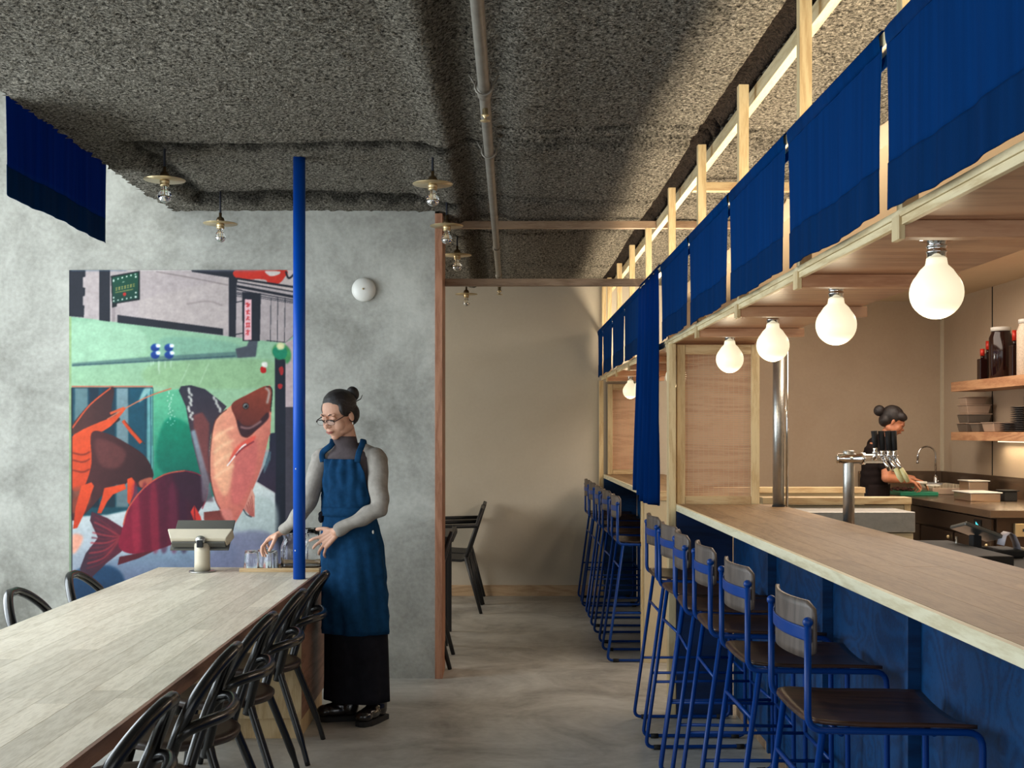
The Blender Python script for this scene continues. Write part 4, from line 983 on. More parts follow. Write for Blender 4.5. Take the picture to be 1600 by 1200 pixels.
t = thing('kitchen_worktop', 'stainless kitchen worktop along the right wall with raised splashback', 'worktop', (3.68, 9.2, 0))
MB().box(3.29, 4.075, 7.77, 10.66, .87, .92).build('top', 'steeldark', t, .003)
MB().box(4.055, 4.075, 7.77, 10.64, .921, 1.09).build('splashback', 'steeldark', t, .002); MB().box(3.29, 4.054, 10.63, 10.655, .921, 1.09).build('splashback', 'steeldark', t, .002)
t = thing('undercounter_fridge', 'dark steel undercounter fridge below the kitchen worktop', 'fridge', (3.68, 8.6, 0))
MB().box(3.36, 4.05, 7.83, 10.0, .08, .865).build('cabinet', 'steelpanel', t, .003)
for a, b_ in ((7.86, 8.50), (8.54, 9.18), (9.22, 9.86)):
    d = MB().box(3.335, 3.358, a, b_, .12, .71).build('door', 'steelpanel', t, .003)
    MB().ell((3.325, a+.05 if a < 8.6 else b_-.05, .67), (.014, .014, .014)).build('knob', 'brass', d)
fp = MB().box(3.335, 3.358, 7.86, 9.86, .73, .855).build('fascia', 'steelpanel', t, .002)
MB().box(3.330, 3.334, 8.02, 8.14, .755, .835).build('control', 'matteblack', fp); MB().prism([(8.05, .795), (8.10, .82), (8.10, .77)], .002, 'X', 3.327).build('indicator', 'cyan', fp)
MB().box(3.60, 4.03, 7.805, 7.828, .1, .85).build('end_door', 'steelpanel', t, .003); la = MB().box(3.47, 3.60, 7.795, 7.828, .74, .83).build('latch', 'brass', t, .004)
MB().box(3.52, 3.57, 7.79, 7.795, .775, .795).build('latch_bolt', 'screen', la)
for a, b_, z0, z1, lb in ((5.2, 9.76, 1.79, 1.87, 'upper plywood shelf with pickle jars on the right kitchen wall'), (5.2, 9.76, 1.38, 1.45, 'lower plywood shelf with boxes and plates on the right kitchen wall')):
    t = thing('wall_shelf', lb, 'shelf', (3.94, 7.5, z0)); MB().box(3.80, 4.075, a, b_, z0, z1).build('board', 'shelfw', t, .002)
    if z0 < 1.5:
        MB().box(4.02, 4.05, 6.0, 9.35, z0-.012, z0-.001).build('light_strip', mat('lit strip', (255, 240, 200), emit=(1, .88, .62), es=1.5), t)
        area('shelf_strip_light', (4.0, 7.7, z0-.02), (0, math.radians(12), 0), .03, 3.3, 16, WARM)
# jars and bottles on the upper shelf
def jar(nm, label, x, y, r, h, mt_, lid, zb=1.8705, square=False, grp=None):
    t = thing(nm, label, 'jar' if nm == 'jar' else 'bottle', (x, y, zb), grp)
    if nm == 'jar':
        MB().lathe([(r*.9, 0), (r, .008), (r, h*.8), (r*.8, h*.9), (r*.8, h*.93)], (x, y, zb), 24).build('body', mt_, t)
        MB().lathe([(r*.86, h*.93), (r*.86, h), (r*.8, h+.003)], (x, y, zb), 24).build('lid', lid, t)
    else:
        MB().box(x-r, x+r, y-r, y+r, zb, zb+h*.68).build('body', mt_, t, .006); MB().lathe([(r*.5, h*.68), (r*.42, h*.78)], (x, y, zb), 12).build('neck', mt_, t)
        MB().lathe([(r*.55, h*.78), (r*.55, h), (r*.5, h)], (x, y, zb), 14).build('cap', lid, t)
jar('bottle', 'dark bottle with red cap at the shelf end', 3.875, 9.30, .032, .25, 'soy', 'red', grp='red-capped dark bottles on the upper shelf')
jar('bottle', 'taller dark bottle with red cap behind the shelf-end one', 3.955, 9.38, .034, .32, 'soy', 'red', grp='red-capped dark bottles on the upper shelf')
jar('bottle', 'dark red-capped bottle between the dark and the pale jar', 3.93, 8.84, .032, .36, 'soy', 'red', grp='red-capped dark bottles on the upper shelf')
jar('jar', 'big ribbed jar of dark liquid with white lid on the upper shelf', 3.92, 9.06, .088, .40, 'soy', 'white')
jar('jar', 'big white-lidded jar of pale grains on the upper shelf', 3.93, 8.60, .085, .42, 'rice', 'white')
jar('jar', 'big white-lidded jar of red pickle on the upper shelf', 3.91, 8.34, .092, .45, 'kimchi', 'white')
jar('jar', 'white-lidded jar of red pickle beyond the picture edge side of the shelf', 3.91, 8.10, .092, .45, 'kimchi', 'white')
# lower shelf: boxes and plates
def tub(label, x, y, z, sx, sy, h, mt_, grp='food boxes on the lower shelf', nm='food_box'):
    t = thing(nm, label, 'box', (x, y, z), grp); m_ = MB()
    R = [[(x+a*sx/2*k, y+b_*sy/2*k, z+zz) for a, b_ in ((-1, -1), (1, -1), (1, 1), (-1, 1))] for zz, k in ((0, .86), (h*.9, 1.0))]
    m_.rings(R, smooth=False).build('body', mt_, t, .006); MB().box(x-sx/2-.006, x+sx/2+.006, y-sy/2-.006, y+sy/2+.006, z+h*.9, z+h).build('lid', 'clearbox', t, .003)
Z1 = 1.4505
tub('greyish food box at the bottom of the shelf-end stack', 3.93, 9.62, Z1, .2, .20, .075, 'greybox'); tub('grey food box second from the bottom of the stack', 3.93, 9.60, Z1+.0755, .2, .22, .075, 'greybox')
tub('clear food box third from the bottom of the stack', 3.93, 9.60, Z1+.151, .2, .20, .075, 'clearbox'); tub('pinkish food box topmost of the stack', 3.93, 9.63, Z1+.2265, .18, .16, .065, 'clearbox')
tub('small dark-filled tray between the stack and the pale tub', 3.93, 9.36, Z1, .2, .16, .072, 'greybox'); tub('pale pinkish tub beside the black plates', 3.93, 9.10, Z1, .2, .22, .076, 'clearbox')
def plates(label, x, y, n, r, g):
    for k in range(n):
        o = MB().lathe([(r*.5, 0), (r*.55, .001), (r, .010), (r, .013), (r*.55, .005), (0, .004)], (x, y, Z1+k*.0135), 28).build('plate', 'plate')
        tag(o, label, 'plate', g)
plates('black plate in the lowest stack, next to the pale tub', 3.925, 8.88, 5, .085, 'black plates in the low stack')
plates('black plate in the middle stack on the lower shelf', 3.925, 8.66, 14, .10, 'black plates in the middle stack')
plates('black plate in the tallest stack on the lower shelf', 3.925, 8.42, 19, .11, 'black plates in the tall stack')
# worktop items
W0 = .9205
t = thing('chopping_board', 'thick green chopping board on the kitchen worktop', 'board', (3.43, 9.75, W0)); MB().box(3.22+.08, 3.62, 9.56, 10.0, W0, W0+.03).build('slab', 'green', t, .004)
m_ = MB()
for i in range(60): m_.ell((3.40+random.gauss(0, .045), 9.78+random.gauss(0, .05), W0+.036+abs(random.gauss(0, .010))), (.012, .010, .008), n=6, k=4)
tag(m_.build('chopped_food', 'food'), 'heap of dark reddish chopped food on the green board', 'food', kind='stuff')
tag(MB().box(3.50, 3.59, 9.85, 9.95, W0+.0305, W0+.055).build('green_box', 'green', bev=.004), 'small dark green block at the back of the chopping board', 'box')
t = thing('faucet', 'tall gooseneck chrome tap by the kitchen corner', 'tap', (3.93, 10.45, W0))
MB().lathe([(.026, 0), (.026, .01), (.018, .02), (.018, .11), (.012, .13)], (3.93, 10.45, W0), 18).build('tap_base', 'chrome', t)
P = [(3.93, 10.45, W0+.12), (3.93, 10.45, W0+.30)]+[(3.85+.08*math.cos(a), 10.45, W0+.32+.08*math.sin(a)) for a in np.linspace(0, PI, 9)]+[(3.765, 10.45, W0+.26)]
MB().tube(P, .0085, 12).build('spout', 'chrome', t); MB().tube([(3.93, 10.43, W0+.07), (3.93, 10.38, W0+.09)], .006, 8).build('lever', 'chrome', t)
MB().lathe([(.012, 0), (.012, .02)], (3.765, 10.45, W0+.245), 12).build('aerator', 'chrome', t)
def pan(label, x0, x1, y0, y1, h, mt_, lid, g=None):
    t = thing('steel_pan', label, 'pan', ((x0+x1)/2, (y0+y1)/2, W0), g)
    MB().box(x0+.01, x1-.01, y0+.01, y1-.01, W0+(.0 if True else 0), W0+h).build('body', mt_, t, .006); MB().box(x0, x1, y0, y1, W0+h+.0002, W0+h+.008).build('rim', lid, t, .002)
pan('shallow steel pan with pale cover on the worktop, in front', 3.55, 3.80, 8.75, 9.10, .062, 'foil', 'white', 'pans on the worktop'); 
pan('small steel pan behind the larger covered pan', 3.80, 3.98, 9.40, 9.62, .125, 'foil', 'white', 'pans on the worktop')
pan('black square tub beside the covered steel pan', 3.83, 3.95, 8.8, 8.95, .075, 'matteblack', 'matteblack', 'pans on the worktop')
t = thing('dish_rack', 'low translucent rack of dishes on the worktop behind the board', 'rack', (3.72, 9.9, W0)); MB().box(3.64, 3.90, 9.75, 10.1, W0, W0+.055).build('tub', 'clearbox', t, .006)
for k in range(9): MB().box(3.65+k*.028, 3.654+k*.028, 9.76, 10.09, W0+.0555, W0+.085).build('slat', 'offwhite', t)
# beer tap
t = thing('beer_tap', 'steel beer tower with crossbar and four black-handled taps', 'tap', (1.503, 5.0, 0))
MB().lathe([(.0245, .961), (.0245, 1.365), (.022, 1.37)], (1.503, 5.0, 0), 28).build('tower', 'steel', t)
ry = Matrix.Rotation(PI/2, 3, 'Y')
MB().lathe([(.020, -.055), (.022, -.05), (.022, .045), (.026, .046), (.026, .066), (.020, .067), (.020, .155)], (1.503, 4.99, 1.335), 20, ry).build('crossbar', 'chrome', t)
for k, (x, y, dz) in enumerate(((1.595, 4.96, .012), (1.625, 4.96, 0), (1.650, 4.95, 0), (1.672, 4.945, 0))):
    f = MB().tube([(x, y, 1.335), (x, y-.03, 1.34), (x, y-.035, 1.36)], .010, 10).lathe([(.013, 0), (.014, .008), (.010, .014), (.012, .022), (.008, .03)], (x, y-.035, 1.345+dz), 12).build('faucet_body', 'chrome', t)
    MB().tube([(x, y-.035, 1.372+dz), (x-.006, y-.035, 1.455)], [.011, .014], 10).build('tap_handle', 'matteblack', f)
    if k != 0: MB().tube([(x, y-.035, 1.338), (x+.012, y-.055, 1.31), (x+.022, y-.06, 1.285)], .0085, 10).build('spout', 'chrome', f)
    if k > 1: MB().tube([(x+.018, y-.06, 1.295), (x+.034, y-.065, 1.262), (x+.046, y-.068, 1.238)], [.010, .013, .008], 10).build('nozzle', 'tap', f)
# back shelf behind the bar with till printer
t = thing('back_bar', 'dark work shelf behind the near counter carrying the till', 'shelf', (1.75, 4.6, 0))
MB().box(1.43, 1.80, 4.15, 5.6, .93, .96).build('top', 'steeldark', t, .003); MB().box(1.43, 1.60, 3.60, 4.13, .80, 1.062).build('drawer_unit', 'matteblack', t, .004)
MB().box(1.43, 1.80, 3.0, 5.6, 0, .795).build('cabinet', 'steelpanel', t); MB().box(1.61, 1.86, 3.62, 4.13, .80, 1.02).build('work_box', 'matteblack', t, .004)
MB().box(1.44, 2.0, 3.0, 3.585, .80, 1.02).build('counter_end', 'offwhite', t, .004); MB().tube([(1.585, 4.02, 1.02), (1.585, 4.02, 1.085)], .004, 8).build('hook', 'steel', t)
t = thing('till_printer', 'black receipt printer and till screen with curling grey paper', 'printer', (1.70, 3.98, 1.021))
R_ = Matrix.Translation((1.655, 4.02, 1.105)) @ Matrix.Rotation(math.radians(20), 4, 'Y') @ Matrix.Rotation(math.radians(-12), 4, 'X')
MB().box(-.07, .07, -.06, .06, -.010, .003, R_).build('till_screen', 'greytablet', t, .004); MB().box(-.063, .063, -.053, .053, .0032, .006, R_).build('display', 'screen', t)
MB().box(1.635, 1.665, 4.0, 4.04, 1.021, 1.09).build('stand', 'matteblack', t, .003); MB().box(1.67, 1.78, 3.92, 4.06, 1.021, 1.048).build('printer_body', 'matteblack', t, .006)
m_ = MB(); P = [(1.712, 1.062), (1.720, 1.095), (1.735, 1.107), (1.752, 1.098), (1.765, 1.07), (1.772, 1.045)]
vs = [(x, y, z) for x, z in P for y in (3.93, 3.99)]; m_.add(vs, [(2*i, 2*i+1, 2*i+3, 2*i+2) for i in range(5)], True); o = m_.build('receipt', 'receipt', t); o.modifiers.new('s', 'SOLIDIFY').thickness = .001
MB().tube([(1.775, 3.97, 1.05), (1.83, 3.93, 1.032)], .008, 10).build('paper_roll', 'offwhite', t)
# ================================================================ PEOPLE
def rotm(yaw, pitch=0, roll=0):
    """local forward is -Y; yaw>0 turns towards -X, pitch>0 looks down"""
    return Matrix.Rotation(-yaw, 3, 'Z') @ Matrix.Rotation(pitch, 3, 'X') @ Matrix.Rotation(roll, 3, 'Y')
def head_prims(mb, C, R, s=1.0):
    C = Vector(C)
    def E(c, r, m=None): mb.ell(C+R @ (Vector(c)*s), tuple(v*s for v in r), R if m is None else R @ m, n=28, k=18)
    E((0, .012, .034), (.073, .090, .080)); E((0, -.022, -.028), (.060, .066, .072)); E((0, -.030, -.062), (.046, .052, .046)); E((0, -.060, -.094), (.020, .018, .016))
    for s_ in (1, -1):
        E((s_*.033, -.046, -.034), (.031, .031, .036)); E((s_*.031, -.070, .006), (.016, .011, .011)); E((s_*.028, -.072, .026), (.024, .012, .007)); E((s_*.036, -.008, -.062), (.030, .050, .030))
        E((s_*.074, .012, -.012), (.007, .014, .026), Matrix.Rotation(s_*-.35, 3, 'Z'))
        E((s_*.011, -.088, -.030), (.008, .010, .007))
    E((0, -.084, .004), (.0075, .010, .022), Matrix.Rotation(.30, 3, 'X')); E((0, -.097, -.027), (.0105, .013, .011)); E((0, -.082, -.055), (.022, .014, .014))
def hand_prims(mb, wrist, palm_dir, normal, side, L=.175, curls=(.5, .6, .6, .6), spread=.16, thumb=.5, fs=1.0):
    """palm box, four unequal fingers bent at the knuckles, thumb from the side"""
    d = Vector(palm_dir).normalized(); n = Vector(normal); n = (n-d*n.dot(d)).normalized(); a = d.cross(n)*side; w = Vector(wrist)
    k = L/.175
    for u in (-.028, -.010, .009, .027):
        mb.cap(w+a*u*.5*k+d*.008*k, w+d*.082*k+a*u*k, .0135*k, .0115*k, 10)
    mb.cap(w+d*.02*k+a*-.02*k, w+d*.045*k+a*-.034*k, .015*k, .012*k, 10)
    LN = [(.042, .026, .020), (.047, .029, .021), (.043, .027, .020), (.033, .021, .018)]
    for i, u in enumerate((-.030, -.010, .010, .029)):
        p = w+d*.084*k+a*u*k; ang = curls[i]*.5; side_a = (i-1.4)*-spread*-.5
        dd = (d*math.cos(ang)-n*math.sin(ang)+a*side_a).normalized(); r = [.0098, .0090, .0082, .0070][0]*(.95 if i < 3 else .85)
        for j, l in enumerate(LN[i]):
            q = p+dd*l*k; mb.cap(p, q, r*.88*k, r*.82*k, 10); p = q; r *= .92; ang += curls[i]*(.8 if j == 0 else .5)
            dd = (d*math.cos(ang)-n*math.sin(ang)+a*side_a*.6).normalized()
    p = w+d*.03*k-a*.036*k; dd = (d*.75-a*.6-n*thumb).normalized()
    for l, r in ((.034, .0115), (.028, .0100), (.020, .009)):
        q = p+dd*l*k; mb.cap(p, q, r*k, r*.9*k, 10); p = q; dd = (dd+d*.25-n*.15*thumb).normalized()
def ering(c, rx, ry, yaw, n=40, pert=None):
    out = []
    for j in range(n):
        a = 2*PI*j/n; k = 1+(pert(a) if pert else 0); x, y = rx*k*math.cos(a), ry*k*math.sin(a)
        out.append((c[0]+x*math.cos(yaw)+y*math.sin(yaw), c[1]-x*math.sin(yaw)+y*math.cos(yaw), c[2]))
    return out
def loft(mb, rows, yaw, n=40, pert=None):
    return mb.rings([ering((x, y, z), rx, ry, yaw, n, (lambda a, z=z: pert(a, z)) if pert else None) for x, y, z, rx, ry in rows])
def interp(rows, m):
    out = []
    for i in range(len(rows)-1):
        for j in range(m):
            t = j/m; t = t; out.append(tuple(a*(1-t)+b_*t for a, b_ in zip(rows[i], rows[i+1])))
    out.append(rows[-1]); return out
def shell(mb, rows, yaw, a0, a1, off, n=44, fold=None, widths=None):
    """open cloth sheet following the lofted body between two angles (front is -90 degrees)"""
    vs = []
    for i, (x, y, z, rx, ry) in enumerate(rows):
        wa0, wa1 = (a0, a1) if widths is None else widths(i/(len(rows)-1))
        for j in range(n+1):
            a = wa0+(wa1-wa0)*j/n; f = fold(a, z) if fold else 0
            px_, py_ = (rx+off+f)*math.cos(a), (ry+off+f)*math.sin(a)
            vs.append((x+px_*math.cos(yaw)+py_*math.sin(yaw), y-px_*math.sin(yaw)+py_*math.cos(yaw), z))
    k = len(rows)-1
    return mb.add(vs, [(i*(n+1)+j, i*(n+1)+j+1, (i+1)*(n+1)+j+1, (i+1)*(n+1)+j) for i in range(k) for j in range(n)], True)
def solid(o, th, off=0):
    sd = o.modifiers.new('s', 'SOLIDIFY'); sd.thickness = th; sd.offset = off; return o

# ---------------------------------------------------------------- woman at the communal table
wm = thing('person', 'standing woman in glasses with indigo apron and grey cardigan reaching for glasses', 'person', (-.72, 5.80, 0))
YW = math.radians(28)
HC = Vector((-.822, 5.78, 1.535)); HR = rotm(math.radians(36), math.radians(20))
shL, shR = Vector((-.622, 5.78, 1.315)), Vector((-.925, 5.86, 1.315))      # her left (towards the bar) and right
elL, wrL = Vector((-.602, 5.66, 1.075)), Vector((-.815, 5.66, .962))
elR, wrR = Vector((-.985, 5.80, 1.075)), Vector((-1.118, 5.90, .945))
b_ = MB(); head_prims(b_, HC, HR, 1.0)
b_.cap((-.795, 5.815, 1.47), (-.775, 5.835, 1.34), .047, .055)
torso = [(-.772, 5.835, 1.36, .10, .06), (-.770, 5.84, 1.30, .125, .070), (-.772, 5.84, 1.20, .120, .078), (-.778, 5.83, 1.08, .112, .085), (-.768, 5.835, .96, .135, .10), (-.755, 5.84, .86, .140, .105)]
loft(b_, torso, YW, 32)
for s_, e_, w_ in ((shL, elL, wrL), (shR, elR, wrR)): b_.cap(s_, e_, .036, .032); b_.cap(e_, w_, .034, .0245)
for hx, kx, fx, yh in ((-.83, -.815, -.80, 5.86), (-.69, -.675, -.655, 5.82)):
    b_.cap((hx, yh, .88), (kx, yh-.01, .48), .070, .050); b_.cap((kx, yh-.01, .48), (fx, yh, .09), .048, .034)
hand_prims(b_, wrR+Vector((-.005, 0, -.004)), (-.80, .05, -.42), (-.25, -.1, .95), 1, .178, (.8, .9, .9, 1.0), .42, .7)
hand_prims(b_, wrL+Vector((-.004, .003, -.004)), (-.74, .30, -.58), (-.15, -.92, .18), -1, .185, (.40, .45, .5, .6), .55, .4)
fused(b_, 'body', 'skin', wm, .0030, 4)
# face details
def on(c): return HC+HR @ Vector(c)
for s_ in (1, -1):
    MB().tube([on((s_*.016, -.0835, .003)), on((s_*.024, -.0845, -.003)), on((s_*.034, -.0825, -.004)), on((s_*.045, -.074, .001))], [.0012, .002, .0022, .0012], 6).build('eyelashes', 'lash', wm)
    MB().tube([on((s_*.014, -.0855, .024)), on((s_*.028, -.0860, .031)), on((s_*.046, -.074, .026))], [.0018, .0026, .0012], 6).build('eyebrow', 'lash', wm)
MB().tube([on((-.024, -.0885, -.0585)), on((-.012, -.0955, -.0560)), on((0, -.0965, -.0575)), on((.012, -.0955, -.0560)), on((.024, -.0885, -.0585))], [.0018, .0036, .003, .0036, .0018], 8).build('upper_lip', 'lip', wm)
MB().tube([on((-.021, -.0895, -.0615)), on((0, -.0965, -.0650)), on((.021, -.0895, -.0615))], [.0018, .0042, .0018], 8).build('lower_lip', 'lip', wm)
h_ = MB()
h_.ell(HC+HR @ Vector((0, .026, .052)), (.080, .090, .075), HR @ Matrix.Rotation(-.25, 3, 'X'), 32, 20); h_.ell(HC+HR @ Vector((0, .060, -.010)), (.070, .058, .070), HR, 28, 16)
for s_ in (1, -1):
    h_.ell(HC+HR @ Vector((s_*.060, .006, .038)), (.018, .052, .046), HR, 20, 12)
    h_.ell(HC+HR @ Vector((s_*.068, -.026, .034)), (.008, .016, .030), HR, 14, 10)
hr_ = fused(h_, 'hair', 'hair', wm, .0036, 3, .0006, 30)
MB().ell(HC+HR @ Vector((.012, .122, .072)), (.034, .030, .038), HR, 24, 14).ell(HC+HR @ Vector((.006, .132, .060)), (.024, .022, .030), HR, 20, 12).build('hair_bun', 'hair', hr_)
MB().tube([on((.02, .12, .03)), on((.03, .150, .034)), on((.035, .165, .052))], [.003, .0025, .001], 6).build('hair_strand', 'hair', hr_)
# glasses slid down the nose
gl = MB()
for s_ in (1, -1):
    sq = lambda v: math.copysign(abs(v)**.55, v)
    P = [on((s_*(.034+.0245*sq(math.cos(a))), -.101+.004*abs(math.cos(a)), -.005+.0125*sq(math.sin(a)))) for a in np.linspace(0, 2*PI, 33)[:-1]]
    gl.tube(P, .0009, 6, closed=True); gl.tube([on((s_*(.034+.0250*sq(math.cos(a))), -.1015, -.004+.0125*sq(math.sin(a)))) for a in np.linspace(.02, PI-.02, 17)], .0022, 6)
    gl.tube([on((s_*.058, -.099, -.002)), on((s_*.072, -.080, .003)), on((s_*.078, .01, .010))], .0024, 6)
gl.tube([on((-.011, -.103, -.006)), on((0, -.106, -.003)), on((.011, -.103, -.006))], .0016, 6)
gf = gl.build('glasses', 'lash', wm)
for s_ in (1, -1): MB().add([on((s_*(.034+.023*math.cos(a)), -.1005, -.005+.0115*math.sin(a))) for a in np.linspace(0, 2*PI, 21)[:-1]], [tuple(range(20))]).build('lens', 'lens', gf)
MB().ell(on((.078, .005, -.046)), (.0035, .0035, .006)).build('earring', 'white', wm)
# knit top with high collar
tn = MB(); loft(tn, [(-.797, 5.812, 1.428, .060, .056), (-.793, 5.817, 1.40, .064, .058), (-.786, 5.824, 1.375, .068, .060), (-.778, 5.832, 1.356, .098, .070), (-.770, 5.835, 1.322, .146, .092), (-.770, 5.83, 1.24, .148, .098), (-.775, 5.83, 1.14, .136, .096)], YW, 40, lambda a, z: .014*math.sin(z*210) if z > 1.37 else 0)
tn.build('roll_neck_top', 'turtle', wm)
# cardigan: sleeves and sides, open at the front
cg = MB()
loft(cg, [(-.775, 5.855, 1.368, .088, .052), (-.772, 5.860, 1.33, .150, .075), (-.770, 5.862, 1.26, .166, .084), (-.772, 5.860, 1.15, .152, .084), (-.774, 5.865, 1.02, .140, .086), (-.760, 5.87, .88, .158, .10)], YW, 40)
cg.cap(shL+Vector((-.012, 0, .004)), elL, .057, .044, 18); cg.cap(elL, wrL+(elL-wrL)*.06, .044, .0315, 18)
cg.cap(shR+Vector((.012, 0, .004)), elR, .055, .043, 18); cg.cap(elR, wrR+(elR-wrR)*.06, .043, .0315, 18)
cg.cap((-.72, 5.835, 1.372), shL, .030, .05); cg.cap((-.84, 5.86, 1.372), shR, .030, .05)
fused(cg, 'cardigan', 'sweater', wm, .005, 2, .006, 6)
# trousers, apron
def tfold(a, z): return .035*math.sin(a*7+z*2)*(1-(z/1.0))+.02*math.sin(a*13+z*5)*(1-z)
tr_ = MB(); loft(tr_, interp([(-.757, 5.835, .98, .142, .108), (-.750, 5.835, .86, .160, .125), (-.742, 5.83, .60, .166, .130), (-.738, 5.825, .40, .172, .130), (-.735, 5.82, .22, .176, .132), (-.735, 5.82, .105, .180, .136)], 4), YW, 72, tfold)
tr_.build('wide_trousers', 'trouser', wm)
arow = interp([(-.775, 5.825, 1.055, .128, .104), (-.768, 5.828, .98, .143, .115), (-.757, 5.83, .88, .160, .128), (-.750, 5.828, .72, .168, .134), (-.744, 5.825, .58, .172, .136), (-.742, 5.825, .445, .176, .138)], 5)
def afold(a, z):
    k = max(0, min(1, (1.05-z)/.5)); return k*(.010*math.sin(a*6+1.0+z*1.5)+.005*math.sin(a*15+z*4))+.0042*math.sin(z*60+a*4)*(.4+.6*math.sin(a*3+z*11))
s2 = MB(); shell(s2, arow, YW, -PI*1.04, PI*.10, .010, 90, afold); ap = solid(s2.build('apron', 'apron', wm), .003)
brow = interp([(-.770, 5.832, 1.315, .135, .100), (-.770, 5.83, 1.25, .150, .108), (-.772, 5.83, 1.16, .146, .106), (-.775, 5.828, 1.055, .130, .104)], 6)
def bfold(a, z): return .006*math.sin(a*17)*(z-1.05)*4+.0045*math.sin(z*48+a*5+math.sin(a*9))
s2 = MB(); shell(s2, brow, YW, 0, 0, .012, 60, bfold, widths=lambda t_: (-PI/2-(.80+.62*t_**1.3), -PI/2+(.80+.62*t_**1.3))); solid(s2.build('bib', 'apron', ap), .003)
s2 = MB(); shell(s2, [(-.775, 5.827, 1.075, .131, .106), (-.775, 5.826, 1.055, .131, .107), (-.774, 5.826, 1.03, .134, .109)], YW, -PI*1.04, PI*.10, .017, 60); solid(s2.build('waistband', 'apron', ap), .003)
def bw(a, z, off=.014):
    x, y = -.770, 5.832; rx, ry = .137+off, .102+off; px_, py_ = rx*math.cos(a), ry*math.sin(a); return Vector((x+px_*math.cos(YW)+py_*math.sin(YW), y-px_*math.sin(YW)+py_*math.cos(YW), z))
for s_, sh in ((1, Vector((-.700, 5.80, 1.392))), (-1, Vector((-.858, 5.835, 1.392)))):
    a = -PI/2+s_*.74; P = smooth_path([bw(a, 1.300, .018), bw(a+s_*.06, 1.345, .018), sh+Vector((0, -.050, -.006)), sh+Vector((0, .0, .020)), sh+Vector((-.0, .05, -.01))], 5)
    MB().tube(P, .015, 8, flat=.22).build('strap', 'apron', ap)
MB().ell((-.905, 5.80, 1.035), (.022, .02, .018)).ell((-.912, 5.79, 1.015), (.014, .012, .022)).build('apron_tie', 'trouser', ap)
MB().ell((-.640, 5.700, .955), (.005, .003, .009)).build('button', 'white', ap)
# boots
def boot(cx, cy, ang, nm='boot'):
    m_ = Matrix.Translation((cx, cy, 0)) @ Matrix.Rotation(ang, 4, 'Z')
    u = MB(); u.ell((.0, 0, .062), (.045, .045, .05)); u.ell((-.075, 0, .050), (.078, .043, .038)); u.ell((-.125, 0, .046), (.042, .045, .033)); u.cap((.005, 0, .07), (.005, 0, .145), .043, .041); u.ell((-.05, 0, .068), (.05, .034, .036))
    u.xf(m_); f = fused(u, nm, 'boot', wm, .004, 3)
    so = MB(); P = [(-.168, 0), (-.16, .028), (-.12, .047), (-.06, .046), (0, .040), (.045, .036), (.055, 0)]; P = P+[(x, -y) for x, y in P[::-1][1:-1]]
    so.prism(P, .026, 'Z', .0); so.xf(m_); so.build('sole', 'matteblack', f, .003)
    for k in range(4):
        MB().tube([m_ @ Vector((-.055+k*.016, -.020, .098+k*.010)), m_ @ Vector((-.058+k*.016, 0, .106+k*.010)), m_ @ Vector((-.055+k*.016, .020, .098+k*.010))], .0028, 6).build('lace', 'matteblack', f)
boot(-.77, 5.81, math.radians(8)); boot(-.625, 5.80, math.radians(62))

# ---------------------------------------------------------------- chef at the worktop, seen from the side
cf = thing('person', 'kitchen worker in black tee and apron leaning over the green board', 'person', (3.08, 9.55, 0))
YC = math.radians(-72); HC2 = Vector((3.225, 9.50, 1.535)); HR2 = rotm(math.radians(-80), math.radians(28))
b_ = MB(); head_prims(b_, HC2, HR2, 1.0); b_.cap((3.20, 9.51, 1.47), (3.13, 9.53, 1.36), .048, .055)
tc = [(3.115, 9.54, 1.365, .12, .07), (3.10, 9.54, 1.29, .17, .095), (3.085, 9.54, 1.15, .15, .10), (3.075, 9.54, 1.0, .135, .10), (3.06, 9.54, .88, .15, .11)]
loft(b_, tc, YC, 30)
for s_, e_, w_ in ((Vector((3.12, 9.37, 1.31)), Vector((3.10, 9.30, 1.08)), Vector((3.30, 9.36, 1.055))), (Vector((3.12, 9.71, 1.31)), Vector((3.23, 9.76, 1.09)), Vector((3.44, 9.66, 1.06)))):
    b_.cap(s_, e_, .046, .038); b_.cap(e_, w_, .040, .026)
for y in (9.46, 9.62): b_.cap((3.06, y, .88), (3.07, y, .48), .078, .054); b_.cap((3.07, y, .48), (3.06, y, .05), .052, .036); b_.ell((3.11, y, .035), (.12, .045, .035))
hand_prims(b_, (3.30, 9.36, 1.053), (.85, .35, -.25), (.2, 0, 1), -1, .17, (1.2, 1.3, 1.3, 1.3), .1, .8)
hand_prims(b_, (3.44, 9.66, 1.058), (.9, .0, -.3), (.3, 0, 1), 1, .17, (.5, .6, .6, .7), .2, .6)
fused(b_, 'body', 'skin2', cf, .0055, 3)
h_ = MB(); h_.ell(HC2+HR2 @ Vector((0, .028, .042)), (.083, .094, .086), HR2, 26, 16); h_.ell(HC2+HR2 @ Vector((0, .062, -.012)), (.070, .056, .064), HR2, 22, 14)
for s_ in (1, -1): h_.ell(HC2+HR2 @ Vector((s_*.05, -.030, .062)), (.034, .050, .036), HR2, 20, 12)
hh = fused(h_, 'hair', 'hair', cf, .006, 3, .001, 20)
MB().ell(HC2+HR2 @ Vector((0, .142, .028)), (.044, .046, .046), HR2, 24, 14).build('hair_bun', 'hair', hh)
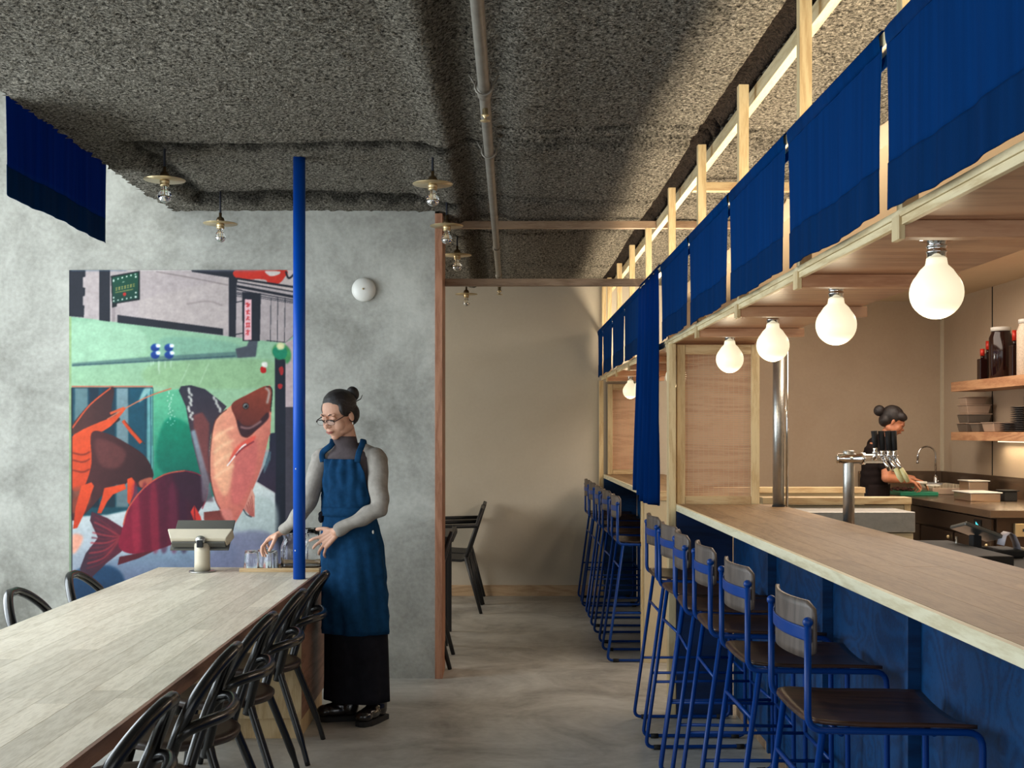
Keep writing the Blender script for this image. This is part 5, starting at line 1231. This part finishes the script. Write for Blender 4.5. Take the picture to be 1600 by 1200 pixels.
def on2(c): return HC2+HR2 @ Vector(c)
for s_ in (1, -1): MB().tube([on2((s_*.018, -.084, .002)), on2((s_*.034, -.083, -.003)), on2((s_*.046, -.074, .002))], .002, 6).build('eyelashes', 'lash', cf)
MB().tube([on2((-.022, -.0885, -.059)), on2((0, -.0965, -.058)), on2((.022, -.0885, -.059))], [.002, .004, .002], 8).build('lips', 'lip', cf)
te = MB(); loft(te, [(3.15, 9.525, 1.405, .066, .062), (3.13, 9.53, 1.375, .10, .075), (3.105, 9.54, 1.32, .175, .105), (3.09, 9.54, 1.18, .165, .112), (3.075, 9.54, 1.0, .150, .112), (3.06, 9.54, .92, .16, .12)], YC, 36)
te.cap((3.12, 9.38, 1.345), (3.12, 9.54, 1.375), .052, .06); te.cap((3.12, 9.70, 1.345), (3.12, 9.54, 1.375), .052, .06)
te.cap((3.12, 9.38, 1.31), (3.108, 9.335, 1.17), .060, .054); te.cap((3.12, 9.70, 1.31), (3.19, 9.735, 1.18), .060, .052)
fused(te, 't_shirt', 'tee', cf, .006, 3, .003, 8)
ac = MB(); shell(ac, interp([(3.075, 9.54, 1.02, .152, .114), (3.06, 9.54, .90, .165, .125), (3.055, 9.54, .70, .175, .13), (3.05, 9.54, .45, .185, .135)], 4), YC, -PI*1.1, PI*.15, .012, 60, lambda a, z: .004*math.sin(a*8)); solid(ac.build('apron', 'tee', cf), .004)
tr_ = MB(); loft(tr_, interp([(3.06, 9.54, .98, .15, .112), (3.055, 9.54, .86, .162, .122), (3.05, 9.54, .5, .165, .12), (3.05, 9.54, .08, .15, .10)], 3), YC, 40); tr_.build('trousers', 'trouser', cf)
t = thing('knife', 'kitchen knife with pale handle held over the green board', 'knife', (3.42, 9.42, 1.03))
MB().tube([(3.372, 9.385, 1.038), (3.46, 9.40, 1.035)], .013, 10).build('handle', 'white', t); MB().prism([(3.46, 1.045), (3.60, 1.03), (3.56, 1.008), (3.46, 1.012)], .002, 'Y', 9.40).build('blade', 'chrome', t)
